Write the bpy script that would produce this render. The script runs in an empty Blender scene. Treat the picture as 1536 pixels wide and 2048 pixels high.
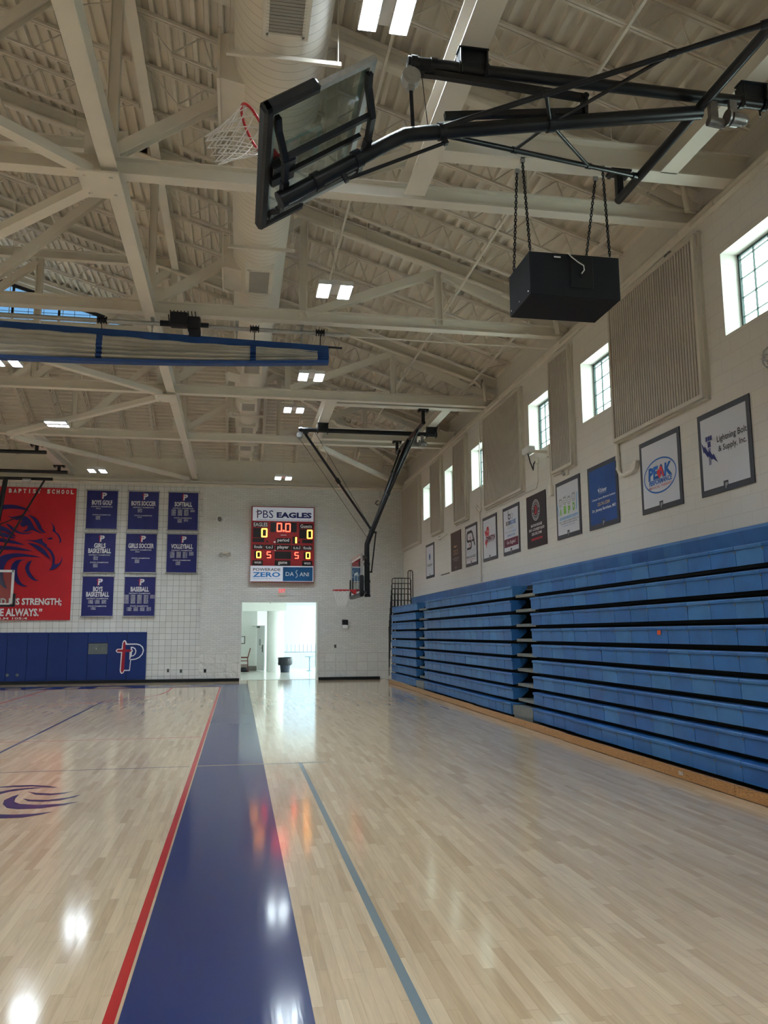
import bpy, math, random
from mathutils import Vector, Matrix
random.seed(7)
SC = bpy.context.scene
COL = SC.collection
# ---------------------------------------------------------------- camera, world, exposure
FPX = 1633.26
YAW, PIT, ROL = 0.17587914, 0.14793186, -0.00533186
def camera():
    f = Vector((math.sin(YAW)*math.cos(PIT), math.cos(YAW)*math.cos(PIT), math.sin(PIT)))
    r = Vector((math.cos(YAW), -math.sin(YAW), 0)); u = r.cross(f)
    c, s = math.cos(ROL), math.sin(ROL)
    r2 = c*r + s*u; u2 = -s*r + c*u
    cd = bpy.data.cameras.new('camera'); co = bpy.data.objects.new('camera', cd); COL.objects.link(co)
    m = Matrix.Identity(4)
    for i in range(3):
        m[i][0] = r2[i]; m[i][1] = u2[i]; m[i][2] = -f[i]
    m[0][3], m[1][3], m[2][3] = 0, 0, 1.6
    co.matrix_world = m
    cd.sensor_fit = 'VERTICAL'; cd.sensor_height = 36; cd.sensor_width = 27
    cd.lens = FPX/2048*36; cd.clip_start = .05; cd.clip_end = 300
    SC.camera = co
camera()
SC.view_settings.view_transform = 'Standard'; SC.view_settings.look = 'None'
SC.view_settings.gamma = 1; SC.view_settings.use_curve_mapping = False
SC.view_settings.exposure = EXPOSURE = 0.28
SC.cycles.max_bounces = 10; SC.cycles.diffuse_bounces = 8; SC.cycles.glossy_bounces = 4
SC.cycles.transparent_max_bounces = 12; SC.cycles.transmission_bounces = 4
SC.cycles.sample_clamp_indirect = 8; SC.cycles.caustics_reflective = False; SC.cycles.caustics_refractive = False
SC.cycles.use_denoising = True
LAMP = 236.0      # radiance of the lamp diffusers
DAY = 2.6        # brightness of the sky outside
def world():
    w = bpy.data.worlds.new('sky'); SC.world = w; w.use_nodes = True
    nt = w.node_tree; n = nt.nodes; l = nt.links; n.clear()
    out = n.new('ShaderNodeOutputWorld'); bg = n.new('ShaderNodeBackground'); l.new(bg.outputs[0], out.inputs[0])
    tc = n.new('ShaderNodeTexCoord'); sx = n.new('ShaderNodeSeparateXYZ'); l.new(tc.outputs['Generated'], sx.inputs[0])
    # blue zenith, bright hazy horizon, brighter towards the sun side (+x)
    ra = n.new('ShaderNodeValToRGB'); l.new(sx.outputs['Z'], ra.inputs[0])
    e = ra.color_ramp.elements; e[0].position = 0.0; e[0].color = (.88, .97, 1, 1); e[1].position = .42; e[1].color = (.20, .42, .72, 1)
    m = e.__class__ and ra.color_ramp.elements.new(.16); m.color = (.80, .93, 1, 1)
    m = ra.color_ramp.elements.new(.30); m.color = (.26, .50, .78, 1)
    rb = n.new('ShaderNodeValToRGB'); l.new(sx.outputs['X'], rb.inputs[0])
    e = rb.color_ramp.elements; e[0].position = .05; e[0].color = (0, 0, 0, 1); e[1].position = .5; e[1].color = (1, 1, 1, 1)
    mx = n.new('ShaderNodeMix'); mx.data_type = 'RGBA'; l.new(rb.outputs[0], mx.inputs[0]); l.new(ra.outputs[0], mx.inputs[6])
    mx.inputs[7].default_value = (1.25, 1.42, 1.38, 1)
    l.new(mx.outputs[2], bg.inputs[0]); 
    rc = n.new('ShaderNodeMapRange'); l.new(sx.outputs['Z'], rc.inputs[0]); rc.inputs[1].default_value = .12; rc.inputs[2].default_value = .28
    rc.inputs[3].default_value = DAY; rc.inputs[4].default_value = DAY*.40
    mm = n.new('ShaderNodeMix'); mm.data_type = 'FLOAT'; l.new(rb.outputs[0], mm.inputs[0]); l.new(rc.outputs[0], mm.inputs[2]); mm.inputs[3].default_value = DAY*2.5
    l.new(mm.outputs[0], bg.inputs[1])
world()
# ---------------------------------------------------------------- materials
MATS = {}
def mat(name, col, rough=.5, metal=0.0, var=.06, scale=6.0, spec=.28, coat=0, emit=None, es=0, bump=0, alpha=None):
    if name in MATS: return MATS[name]
    m = bpy.data.materials.new(name); m.use_nodes = True; nt = m.node_tree; n = nt.nodes; l = nt.links
    b = n['Principled BSDF']; b.inputs['Roughness'].default_value = rough; b.inputs['Metallic'].default_value = metal
    b.inputs['Specular IOR Level'].default_value = spec
    b.inputs['Coat Weight'].default_value = coat; b.inputs['Coat Roughness'].default_value = .08
    c = (*col, 1)
    if var or bump:
        tc = n.new('ShaderNodeTexCoord'); ns = n.new('ShaderNodeTexNoise'); ns.inputs['Scale'].default_value = scale; ns.inputs['Detail'].default_value = 4
        l.new(tc.outputs['Object'], ns.inputs['Vector'])
        ra = n.new('ShaderNodeMapRange'); l.new(ns.outputs['Fac'], ra.inputs[0]); ra.inputs[1].default_value = .25; ra.inputs[2].default_value = .75
        ra.inputs[3].default_value = 1-var; ra.inputs[4].default_value = 1+var
        hs = n.new('ShaderNodeVectorMath'); hs.operation = 'SCALE'; hs.inputs[0].default_value = col; l.new(ra.outputs[0], hs.inputs['Scale'])
        l.new(hs.outputs[0], b.inputs['Base Color'])
        if bump:
            bp = n.new('ShaderNodeBump'); bp.inputs['Strength'].default_value = bump; bp.inputs['Distance'].default_value = .01; l.new(ns.outputs['Fac'], bp.inputs['Height']); l.new(bp.outputs[0], b.inputs['Normal'])
    else: b.inputs['Base Color'].default_value = c
    if emit:
        b.inputs['Emission Color'].default_value = (*emit, 1); b.inputs['Emission Strength'].default_value = es
    MATS[name] = m; return m
def glass(name, tint=(.93, .97, .96), gl=.12, rough=.02):
    if name in MATS: return MATS[name]
    m = bpy.data.materials.new(name); m.use_nodes = True; nt = m.node_tree; n = nt.nodes; l = nt.links; n.clear()
    o = n.new('ShaderNodeOutputMaterial'); t = n.new('ShaderNodeBsdfTransparent'); t.inputs[0].default_value = (*tint, 1)
    g = n.new('ShaderNodeBsdfGlossy'); g.inputs['Roughness'].default_value = rough; fr = n.new('ShaderNodeLayerWeight'); fr.inputs[0].default_value = .5; pw = n.new('ShaderNodeMath'); pw.operation = 'POWER'; pw.inputs[1].default_value = 4; l.new(fr.outputs['Facing'], pw.inputs[0])
    mx = n.new('ShaderNodeMixShader'); ad = n.new('ShaderNodeMath'); ad.operation = 'ADD'; ad.inputs[1].default_value = gl+.03; ad.use_clamp = True
    l.new(pw.outputs[0], ad.inputs[0]); l.new(ad.outputs[0], mx.inputs[0]); l.new(t.outputs[0], mx.inputs[1]); l.new(g.outputs[0], mx.inputs[2]); l.new(mx.outputs[0], o.inputs[0])
    MATS[name] = m; return m
def blocks(name, axes, bw, bh, col, mortar, mcol, offset=.5, bump=.4, rough=.75, var=.05, noise=30, nb=.1, msm=.1, zoned=None):
    """masonry: axes picks which object coordinates run along and up the wall"""
    m = bpy.data.materials.new(name); m.use_nodes = True; nt = m.node_tree; n = nt.nodes; l = nt.links
    b = n['Principled BSDF']; b.inputs['Roughness'].default_value = rough; b.inputs['Specular IOR Level'].default_value = .3
    tc = n.new('ShaderNodeTexCoord'); s = n.new('ShaderNodeSeparateXYZ'); c = n.new('ShaderNodeCombineXYZ'); l.new(tc.outputs['Object'], s.inputs[0])
    l.new(s.outputs[axes[0]], c.inputs[0]); l.new(s.outputs[axes[1]], c.inputs[1])
    def br(bw, bh, offset, mortar, col, mcol, dark):
        k = n.new('ShaderNodeTexBrick'); l.new(c.outputs[0], k.inputs['Vector']); k.offset = offset; k.squash = 1
        k.inputs['Scale'].default_value = 1; k.inputs['Brick Width'].default_value = bw; k.inputs['Row Height'].default_value = bh
        k.inputs['Mortar Size'].default_value = mortar; k.inputs['Mortar Smooth'].default_value = msm; k.inputs['Bias'].default_value = 0
        k.inputs['Color1'].default_value = (*[v*(1+var) for v in col], 1); k.inputs['Color2'].default_value = (*[v*(1-var) for v in col], 1); k.inputs['Mortar'].default_value = (*mcol, 1)
        return k
    k = br(bw, bh, offset, mortar, col, mcol, var)
    ns = n.new('ShaderNodeTexNoise'); ns.inputs['Scale'].default_value = noise; ns.inputs['Detail'].default_value = 5; l.new(tc.outputs['Object'], ns.inputs['Vector'])
    colr, fac = k.outputs['Color'], k.outputs['Fac']; nout = ns.outputs['Fac']; nscale = None
    if zoned:       # a course of rock-faced blocks up to height zoned['h']
        k2 = br(zoned['bw'], zoned['bh'], 0, .012, col, mcol, var)
        st = n.new('ShaderNodeMath'); st.operation = 'LESS_THAN'; l.new(s.outputs[axes[1]], st.inputs[0]); st.inputs[1].default_value = zoned['h']
        mc = n.new('ShaderNodeMix'); mc.data_type = 'RGBA'; l.new(st.outputs[0], mc.inputs[0]); l.new(colr, mc.inputs[6]); l.new(k2.outputs['Color'], mc.inputs[7]); colr = mc.outputs[2]
        mf = n.new('ShaderNodeMix'); mf.data_type = 'FLOAT'; l.new(st.outputs[0], mf.inputs[0]); l.new(fac, mf.inputs[2]); l.new(k2.outputs['Fac'], mf.inputs[3]); fac = mf.outputs[0]
        n2 = n.new('ShaderNodeTexNoise'); n2.inputs['Scale'].default_value = 7; n2.inputs['Detail'].default_value = 6; l.new(tc.outputs['Object'], n2.inputs['Vector'])
        m3 = n.new('ShaderNodeMath'); m3.operation = 'MULTIPLY'; l.new(st.outputs[0], m3.inputs[0]); l.new(n2.outputs['Fac'], m3.inputs[1])
        m4 = n.new('ShaderNodeMath'); m4.operation = 'MULTIPLY_ADD'; l.new(m3.outputs[0], m4.inputs[0]); m4.inputs[1].default_value = 45; l.new(nout, m4.inputs[2]); nout = m4.outputs[0]
    l.new(colr, b.inputs['Base Color'])
    sub = n.new('ShaderNodeMath'); sub.operation = 'MULTIPLY_ADD'; l.new(fac, sub.inputs[0]); sub.inputs[1].default_value = -1
    ml = n.new('ShaderNodeMath'); ml.operation = 'MULTIPLY'; l.new(nout, ml.inputs[0]); ml.inputs[1].default_value = nb; l.new(ml.outputs[0], sub.inputs[2])
    bp = n.new('ShaderNodeBump'); bp.inputs['Strength'].default_value = bump; bp.inputs['Distance'].default_value = .012; l.new(sub.outputs[0], bp.inputs['Height']); l.new(bp.outputs[0], b.inputs['Normal'])
    MATS[name] = m; return m
def wood_floor():
    m = bpy.data.materials.new('maple_floor'); m.use_nodes = True; nt = m.node_tree; n = nt.nodes; l = nt.links
    b = n['Principled BSDF']; b.inputs['Roughness'].default_value = .42; b.inputs['Specular IOR Level'].default_value = .25
    b.inputs['Coat Weight'].default_value = 1; b.inputs['Coat Roughness'].default_value = .10; b.inputs['Coat IOR'].default_value = 1.5
    tc = n.new('ShaderNodeTexCoord'); s = n.new('ShaderNodeSeparateXYZ'); c = n.new('ShaderNodeCombineXYZ'); l.new(tc.outputs['Object'], s.inputs[0]); l.new(s.outputs['Y'], c.inputs[0]); l.new(s.outputs['X'], c.inputs[1])
    def M(op, a, b=None, c_=None):
        k = n.new('ShaderNodeMath'); k.operation = op
        for q, v_ in enumerate((a, b, c_)):
            if v_ is None: continue
            if isinstance(v_, (int, float)): k.inputs[q].default_value = v_
            else: l.new(v_, k.inputs[q])
        return k.outputs[0]
    def WN(a, b=0.0):      # random value per board
        cv = n.new('ShaderNodeCombineXYZ'); l.new(a, cv.inputs[0])
        if not isinstance(b, float): l.new(b, cv.inputs[1])
        else: cv.inputs[1].default_value = b
        w = n.new('ShaderNodeTexWhiteNoise'); w.noise_dimensions = '3D'; l.new(cv.outputs[0], w.inputs['Vector']); return w.outputs['Value']
    fx = M('DIVIDE', s.outputs['X'], .057); row = M('FLOOR', fx); u = M('ADD', M('DIVIDE', s.outputs['Y'], M('ADD', M('MULTIPLY', WN(row, .5), .55), .50)), M('MULTIPLY', WN(row, 1.5), 9)); idx = M('FLOOR', u)
    tone = WN(row, idx); ex = M('FRACT', fx); ey = M('FRACT', u)
    gap = M('MAXIMUM', M('LESS_THAN', ex, .022), M('LESS_THAN', ey, .0030))
    cr = n.new('ShaderNodeValToRGB'); l.new(tone, cr.inputs[0]); e = cr.color_ramp.elements; e[0].color = (.50, .355, .213, 1); e[1].color = (.67, .52, .35, 1)
    md = cr.color_ramp.elements.new(.22); md.color = (.56, .415, .262, 1); md = cr.color_ramp.elements.new(.75); md.color = (.62, .47, .31, 1)
    gm = n.new('ShaderNodeMix'); gm.data_type = 'RGBA'; l.new(gap, gm.inputs[0]); l.new(cr.outputs[0], gm.inputs[6]); gm.inputs[7].default_value = (.34, .235, .14, 1)
    class K: outputs = {'Color': gm.outputs[2], 'Fac': gap}
    k = K
    v = n.new('ShaderNodeMapping'); v.inputs['Scale'].default_value = (26, 1.6, 1); l.new(tc.outputs['Object'], v.inputs[0])
    ns = n.new('ShaderNodeTexNoise'); ns.inputs['Scale'].default_value = 1.3; ns.inputs['Detail'].default_value = 6; ns.inputs['Distortion'].default_value = 1.2; l.new(v.outputs[0], ns.inputs['Vector'])
    ra = n.new('ShaderNodeMapRange'); l.new(ns.outputs['Fac'], ra.inputs[0]); ra.inputs[1].default_value = .2; ra.inputs[2].default_value = .8; ra.inputs[3].default_value = .84; ra.inputs[4].default_value = 1.13
    hs = n.new('ShaderNodeVectorMath'); hs.operation = 'SCALE'; l.new(k.outputs['Color'], hs.inputs[0]); l.new(ra.outputs[0], hs.inputs['Scale']); l.new(hs.outputs[0], b.inputs['Base Color'])
    # slow lengthwise waviness of the finish plus plank joints
    v2 = n.new('ShaderNodeMapping'); v2.inputs['Scale'].default_value = (17, 2.2, 1); l.new(tc.outputs['Object'], v2.inputs[0])
    n2 = n.new('ShaderNodeTexNoise'); n2.inputs['Scale'].default_value = 1; n2.inputs['Detail'].default_value = 3; l.new(v2.outputs[0], n2.inputs['Vector'])
    bp = n.new('ShaderNodeBump'); bp.inputs['Strength'].default_value = .036; bp.inputs['Distance'].default_value = .012; l.new(n2.outputs['Fac'], bp.inputs['Height'])
    bp2 = n.new('ShaderNodeBump'); bp2.inputs['Strength'].default_value = .06; bp2.inputs['Distance'].default_value = .002; bp2.invert = True; l.new(k.outputs['Fac'], bp2.inputs['Height']); l.new(bp.outputs[0], bp2.inputs['Normal'])
    l.new(bp2.outputs[0], b.inputs['Coat Normal']); l.new(bp2.outputs[0], b.inputs['Normal'])
    MATS['maple'] = m; return m
def paint(name, col):
    m = bpy.data.materials.new(name); m.use_nodes = True; nt = m.node_tree; n = nt.nodes; l = nt.links
    b = n['Principled BSDF']; b.inputs['Base Color'].default_value = (*col, 1); b.inputs['Roughness'].default_value = .4; b.inputs['Specular IOR Level'].default_value = .1
    b.inputs['Coat Weight'].default_value = .7; b.inputs['Coat Roughness'].default_value = .10; b.inputs['Coat IOR'].default_value = 1.45
    tc = n.new('ShaderNodeTexCoord'); v2 = n.new('ShaderNodeMapping'); v2.inputs['Scale'].default_value = (17, 2.2, 1); l.new(tc.outputs['Object'], v2.inputs[0])
    n2 = n.new('ShaderNodeTexNoise'); n2.inputs['Scale'].default_value = 1; n2.inputs['Detail'].default_value = 3; l.new(v2.outputs[0], n2.inputs['Vector'])
    bp = n.new('ShaderNodeBump'); bp.inputs['Strength'].default_value = .036; bp.inputs['Distance'].default_value = .012; l.new(n2.outputs['Fac'], bp.inputs['Height']); l.new(bp.outputs[0], b.inputs['Coat Normal'])
    return m
def duct_mat():
    m = bpy.data.materials.new('painted_spiral_duct'); m.use_nodes = True; nt = m.node_tree; n = nt.nodes; l = nt.links
    b = n['Principled BSDF']; b.inputs['Roughness'].default_value = .55
    tc = n.new('ShaderNodeTexCoord'); s = n.new('ShaderNodeSeparateXYZ'); l.new(tc.outputs['Object'], s.inputs[0])
    at = n.new('ShaderNodeMath'); at.operation = 'ARCTAN2'; l.new(s.outputs['X'], at.inputs[0]); l.new(s.outputs['Z'], at.inputs[1])
    a2 = n.new('ShaderNodeMath'); a2.operation = 'MULTIPLY_ADD'; l.new(at.outputs[0], a2.inputs[0]); a2.inputs[1].default_value = 1/(2*math.pi)
    yy = n.new('ShaderNodeMath'); yy.operation = 'MULTIPLY'; l.new(s.outputs['Y'], yy.inputs[0]); yy.inputs[1].default_value = 1/.13; l.new(yy.outputs[0], a2.inputs[2])
    fr = n.new('ShaderNodeMath'); fr.operation = 'FRACT'; l.new(a2.outputs[0], fr.inputs[0])
    lt = n.new('ShaderNodeMath'); lt.operation = 'LESS_THAN'; l.new(fr.outputs[0], lt.inputs[0]); lt.inputs[1].default_value = .07
    ns = n.new('ShaderNodeTexNoise'); ns.inputs['Scale'].default_value = 3; ns.inputs['Detail'].default_value = 5; l.new(tc.outputs['Object'], ns.inputs['Vector'])
    ra = n.new('ShaderNodeMapRange'); l.new(ns.outputs['Fac'], ra.inputs[0]); ra.inputs[3].default_value = .9; ra.inputs[4].default_value = 1.06
    mx = n.new('ShaderNodeMix'); mx.data_type = 'RGBA'; l.new(lt.outputs[0], mx.inputs[0]); mx.inputs[6].default_value = (.72, .69, .62, 1); mx.inputs[7].default_value = (.46, .43, .385, 1)
    hs = n.new('ShaderNodeVectorMath'); hs.operation = 'SCALE'; l.new(mx.outputs[2], hs.inputs[0]); l.new(ra.outputs[0], hs.inputs['Scale']); l.new(hs.outputs[0], b.inputs['Base Color'])
    bp = n.new('ShaderNodeBump'); bp.inputs['Strength'].default_value = .35; bp.inputs['Distance'].default_value = .006; l.new(lt.outputs[0], bp.inputs['Height']); l.new(bp.outputs[0], b.inputs['Normal'])
    return m
STEEL = mat('painted_steel', (.74, .71, .645), .5, var=.03, scale=2.5)
DECK = mat('painted_deck', (.68, .64, .57), .6, var=.05, scale=1.5)
JOIST = mat('painted_joist', (.66, .62, .555), .55, var=.05)
CREAM = mat('cream_paint', (.74, .71, .64), .5, var=.03)
BLK = mat('black_steel', (.006, .007, .010), .34, spec=.38, var=.2)
BLKM = mat('black_matt', (.012, .013, .018), .6, var=.2)
RUB = mat('black_rubber', (.016, .017, .02), .45, var=.15, bump=.2, scale=40)
CHR = mat('brushed_metal', (.62, .62, .62), .28, metal=.9, var=.1)
GALV = mat('galvanised_steel', (.42, .43, .43), .4, metal=.7, var=.12, scale=20)
WHT = mat('white_plastic', (.78, .79, .80), .45, var=.03)
REDP = mat('red_powder_coat', (.50, .03, .04), .35, var=.08)
CORD = mat('white_cord', (.88, .88, .88), .8, var=.04)
NAVYV = mat('navy_vinyl', (.012, .035, .17), .42, var=.12, scale=3, bump=.12)
BLUEPL = mat('blue_plastic', (.026, .125, .345), .42, var=.2, scale=3.2, spec=.35, bump=.08)
BLUEP2 = mat('blue_plastic_faded', (.040, .155, .375), .45, var=.2, scale=3.2, spec=.35, bump=.08)
BLUEP3 = mat('blue_plastic_deep', (.020, .105, .32), .4, var=.2, scale=3.2, spec=.35, bump=.08)
DKBL = mat('dark_blue_plastic', (.02, .06, .22), .5, var=.12)
GREYM = mat('grey_metal_step', (.17, .18, .175), .5, var=.2, scale=14)
PINE = None
BLACKIN = mat('dark_understructure', (.008, .008, .009), .9, var=0)
CLOTHN = mat('navy_banner_cloth', (.022, .026, .155), .55, var=.12, scale=2.5, bump=.25)
CLOTHR = mat('red_banner_cloth', (.50, .018, .03), .55, var=.10, scale=1.2, bump=.3)
NAVYI = mat('navy_ink', (.018, .022, .15), .55, var=.05)
WHI = mat('white_ink', (.80, .81, .84), .55, var=.02)
REDI = mat('red_ink', (.55, .03, .05), .5, var=.05)
BLUI = mat('blue_ink', (.02, .13, .48), .5, var=.04)
LBLI = mat('light_blue_ink', (.10, .38, .68), .5, var=.04)
GRNI = mat('green_ink', (.20, .50, .08), .5, var=.04)
GLDI = mat('gold_ink', (.72, .50, .22), .5, var=.04)
BLKI = mat('black_ink', (.02, .02, .025), .5, var=.04)
GRYI = mat('grey_ink', (.35, .36, .38), .5, var=.04)
MARI = mat('maroon_ink', (.12, .02, .05), .5, var=.04)
POSW = mat('poster_white', (.62, .64, .70), .55, var=.02, scale=2)
POSB = mat('poster_border', (.055, .06, .075), .55, var=.05)
POSBR = mat('poster_brown', (.065, .045, .045), .55, var=.05)
POSBL = mat('poster_blue', (.015, .07, .27), .5, var=.30, scale=.9)
POSBK = mat('poster_black', (.03, .025, .03), .55, var=.05)
# ---------------------------------------------------------------- mesh helpers
class MB:
    def __init__(s): s.v = []; s.f = []; s.m = []; s.sm = []
    def add(s, vs, fs, mi=0, smooth=False):
        o = len(s.v); s.v += [tuple(p) for p in vs]
        for f in fs: s.f.append([i+o for i in f]); s.m.append(mi); s.sm.append(smooth)
        return s
    def box(s, x0, x1, y0, y1, z0, z1, mi=0):
        v = [(x, y, z) for x in (x0, x1) for y in (y0, y1) for z in (z0, z1)]
        return s.add(v, [(0, 1, 3, 2), (4, 6, 7, 5), (0, 4, 5, 1), (2, 3, 7, 6), (0, 2, 6, 4), (1, 5, 7, 3)], mi)
    def bbox(s, x0, x1, y0, y1, z0, z1, b=.01, mi=0):       # box with all edges chamfered
        cs = []
        X, Y, Z = (x0, x1), (y0, y1), (z0, z1)
        idx = {}
        for i in (0, 1):
            for j in (0, 1):
                for k in (0, 1):
                    sx, sy, sz = (b if i == 0 else -b), (b if j == 0 else -b), (b if k == 0 else -b)
                    for a, p in (('x', (X[i], Y[j]+sy, Z[k]+sz)), ('y', (X[i]+sx, Y[j], Z[k]+sz)), ('z', (X[i]+sx, Y[j]+sy, Z[k]))):
                        idx[(i, j, k, a)] = len(cs); cs.append(p)
        fs = []
        for i in (0, 1): fs.append([idx[(i, j, k, 'x')] for j, k in ((0, 0), (1, 0), (1, 1), (0, 1))])
        for j in (0, 1): fs.append([idx[(i, j, k, 'y')] for i, k in ((0, 0), (1, 0), (1, 1), (0, 1))])
        for k in (0, 1): fs.append([idx[(i, j, k, 'z')] for i, j in ((0, 0), (1, 0), (1, 1), (0, 1))])
        for j in (0, 1):
            for k in (0, 1): fs.append([idx[(0, j, k, 'y')], idx[(1, j, k, 'y')], idx[(1, j, k, 'z')], idx[(0, j, k, 'z')]])
        for i in (0, 1):
            for k in (0, 1): fs.append([idx[(i, 0, k, 'x')], idx[(i, 1, k, 'x')], idx[(i, 1, k, 'z')], idx[(i, 0, k, 'z')]])
        for i in (0, 1):
            for j in (0, 1): fs.append([idx[(i, j, 0, 'x')], idx[(i, j, 1, 'x')], idx[(i, j, 1, 'y')], idx[(i, j, 0, 'y')]])
        for key in [(i, j, k) for i in (0, 1) for j in (0, 1) for k in (0, 1)]: fs.append([idx[(*key, 'x')], idx[(*key, 'y')], idx[(*key, 'z')]])
        return s.add(cs, fs, mi)
    def frame(s, p0, p1, up=(0, 0, 1)):
        p0, p1 = Vector(p0), Vector(p1); t = (p1-p0).normalized(); up = Vector(up)
        if abs(t.dot(up)) > .98: up = Vector((0, 1, 0))
        a = t.cross(up).normalized(); b = a.cross(t).normalized(); return p0, p1, a, b
    def bar(s, p0, p1, w, h, up=(0, 0, 1), mi=0):            # rectangular bar, w across, h along up
        p0, p1, a, b = s.frame(p0, p1, up)
        v = [p + a*(w/2)*i + b*(h/2)*j for p in (p0, p1) for i, j in ((-1, -1), (1, -1), (1, 1), (-1, 1))]
        return s.add(v, [(0, 3, 2, 1), (4, 5, 6, 7), (0, 1, 5, 4), (1, 2, 6, 5), (2, 3, 7, 6), (3, 0, 4, 7)], mi)
    def ibeam(s, p0, p1, d, w, up=(0, 0, 1), tf=.018, tw=.012, mi=0):   # depth d along up, flange width w
        p0, p1, a, b = s.frame(p0, p1, up)
        prof = [(-w/2, -d/2), (w/2, -d/2), (w/2, -d/2+tf), (tw/2, -d/2+tf), (tw/2, d/2-tf), (w/2, d/2-tf), (w/2, d/2), (-w/2, d/2), (-w/2, d/2-tf), (-tw/2, d/2-tf), (-tw/2, -d/2+tf), (-w/2, -d/2+tf)]
        return s.sweep([p0, p1], [(a*x + b*y) for x, y in prof], mi)
    def sweep(s, pts, offs, mi=0, closed=True, caps=True, smooth=False):
        n = len(offs); v = [Vector(p)+o for p in pts for o in offs]; f = []
        for k in range(len(pts)-1):
            for i in range(n if closed else n-1):
                j = (i+1) % n; f.append((k*n+i, k*n+j, (k+1)*n+j, (k+1)*n+i))
        if caps and closed: f += [list(range(n))[::-1], [(len(pts)-1)*n+i for i in range(n)]]
        return s.add(v, f, mi, smooth)
    def tube(s, p0, p1, r, n=10, r2=None, mi=0, caps=True, smooth=True):
        p0, p1, a, b = s.frame(p0, p1); r2 = r if r2 is None else r2; v = []
        for p, q in ((p0, r), (p1, r2)):
            v += [p + (a*math.cos(2*math.pi*i/n) + b*math.sin(2*math.pi*i/n))*q for i in range(n)]
        o = len(s.v); s.add(v, [(i, (i+1) % n, n+(i+1) % n, n+i) for i in range(n)], mi, smooth)
        if caps: s.add(v, [list(range(n))[::-1], list(range(n, 2*n))], mi)
        return s
    def pipe(s, pts, r, n=8, mi=0, closed=False):           # polyline tube
        pts = [Vector(p) for p in pts]; rings = []; N = len(pts); a = None
        for k in range(N):
            if closed: t = (pts[(k+1) % N]-pts[k-1]).normalized()
            else: t = (pts[min(k+1, N-1)]-pts[max(k-1, 0)]).normalized()
            if a is None:
                u = Vector((0, 0, 1)) if abs(t.z) < .9 else Vector((1, 0, 0)); a = t.cross(u).normalized()
            else: a = (a - t*a.dot(t)).normalized()
            b = t.cross(a); rings += [pts[k] + (a*math.cos(2*math.pi*i/n)+b*math.sin(2*math.pi*i/n))*r for i in range(n)]
        f = []
        for k in range(N if closed else N-1):
            q = ((k+1) % N)*n
            for i in range(n): f.append((k*n+i, k*n+(i+1) % n, q+(i+1) % n, q+i))
        s.add(rings, f, mi, True)
        if not closed: s.add(rings[:n], [list(range(n))[::-1]], mi); s.add(rings[-n:], [list(range(n))], mi)
        return s
    def sphere(s, c, r, n=12, m=8, mi=0, sc=(1, 1, 1)):
        v = []; f = []; c = Vector(c)
        for j in range(m+1):
            th = math.pi*j/m
            for i in range(n):
                ph = 2*math.pi*i/n; v.append(c + Vector((r*sc[0]*math.sin(th)*math.cos(ph), r*sc[1]*math.sin(th)*math.sin(ph), r*sc[2]*math.cos(th))))
        for j in range(m):
            for i in range(n): f.append((j*n+i, j*n+(i+1) % n, (j+1)*n+(i+1) % n, (j+1)*n+i))
        return s.add(v, f, mi, True)
    def poly(s, pts, mi=0): return s.add(pts, [list(range(len(pts)))], mi)
    def prism(s, pts, d, mi=0):                              # polygon pushed along vector d
        n = len(pts); p = [Vector(q) for q in pts]; d = Vector(d)
        return s.add(p+[q+d for q in p], [list(range(n))[::-1], list(range(n, 2*n))]+[(i, (i+1) % n, n+(i+1) % n, n+i) for i in range(n)], mi)
    def merge(s, o, mi=0):
        k = len(s.v); s.v += o.v; s.f += [[i+k for i in f] for f in o.f]; s.m += [mi]*len(o.f); s.sm += o.sm; return s
    def build(s, name, mats, parent=None, origin=None):
        if not isinstance(mats, (list, tuple)): mats = [mats]
        if parent is not None: org = Vector(parent.get('_o', (0, 0, 0)))
        elif origin is None:
            xs, ys, zs = zip(*s.v); org = Vector(((min(xs)+max(xs))/2, (min(ys)+max(ys))/2, min(zs)))
        else: org = Vector(origin)
        me = bpy.data.meshes.new(name); me.from_pydata([tuple(Vector(p)-org) for p in s.v], [], s.f)
        for m in mats: me.materials.append(m)
        me.polygons.foreach_set('material_index', s.m); me.polygons.foreach_set('use_smooth', s.sm); me.update()
        o = bpy.data.objects.new(name, me); COL.objects.link(o)
        if parent is not None: o.parent = parent; o['_o'] = list(org)
        else: o.location = org; o['_o'] = list(org)
        return o
def tag(o, label, cat, group=None):
    o['label'] = label; o['category'] = cat
    if group: o['group'] = group
    return o
def thing(name, label, cat, loc=(0, 0, 0), group=None):
    o = bpy.data.objects.new(name, None); COL.objects.link(o); o.location = loc; o['_o'] = list(loc); o.empty_display_size = .1
    return tag(o, label, cat, group)
def struct(o): o['kind'] = 'structure'; return o
def kids(o): return [c for c in o.children]
def copy_tree(o, parent=None):
    c = o.copy(); COL.objects.link(c)
    if parent is not None: c.parent = parent
    for ch in kids(o): copy_tree(ch, c)
    return c
def dup(o, d, label=None, group=None):
    c = copy_tree(o); c.location = Vector(o.location)+Vector(d)
    if label: c['label'] = label
    if group: c['group'] = group
    return c
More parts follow.
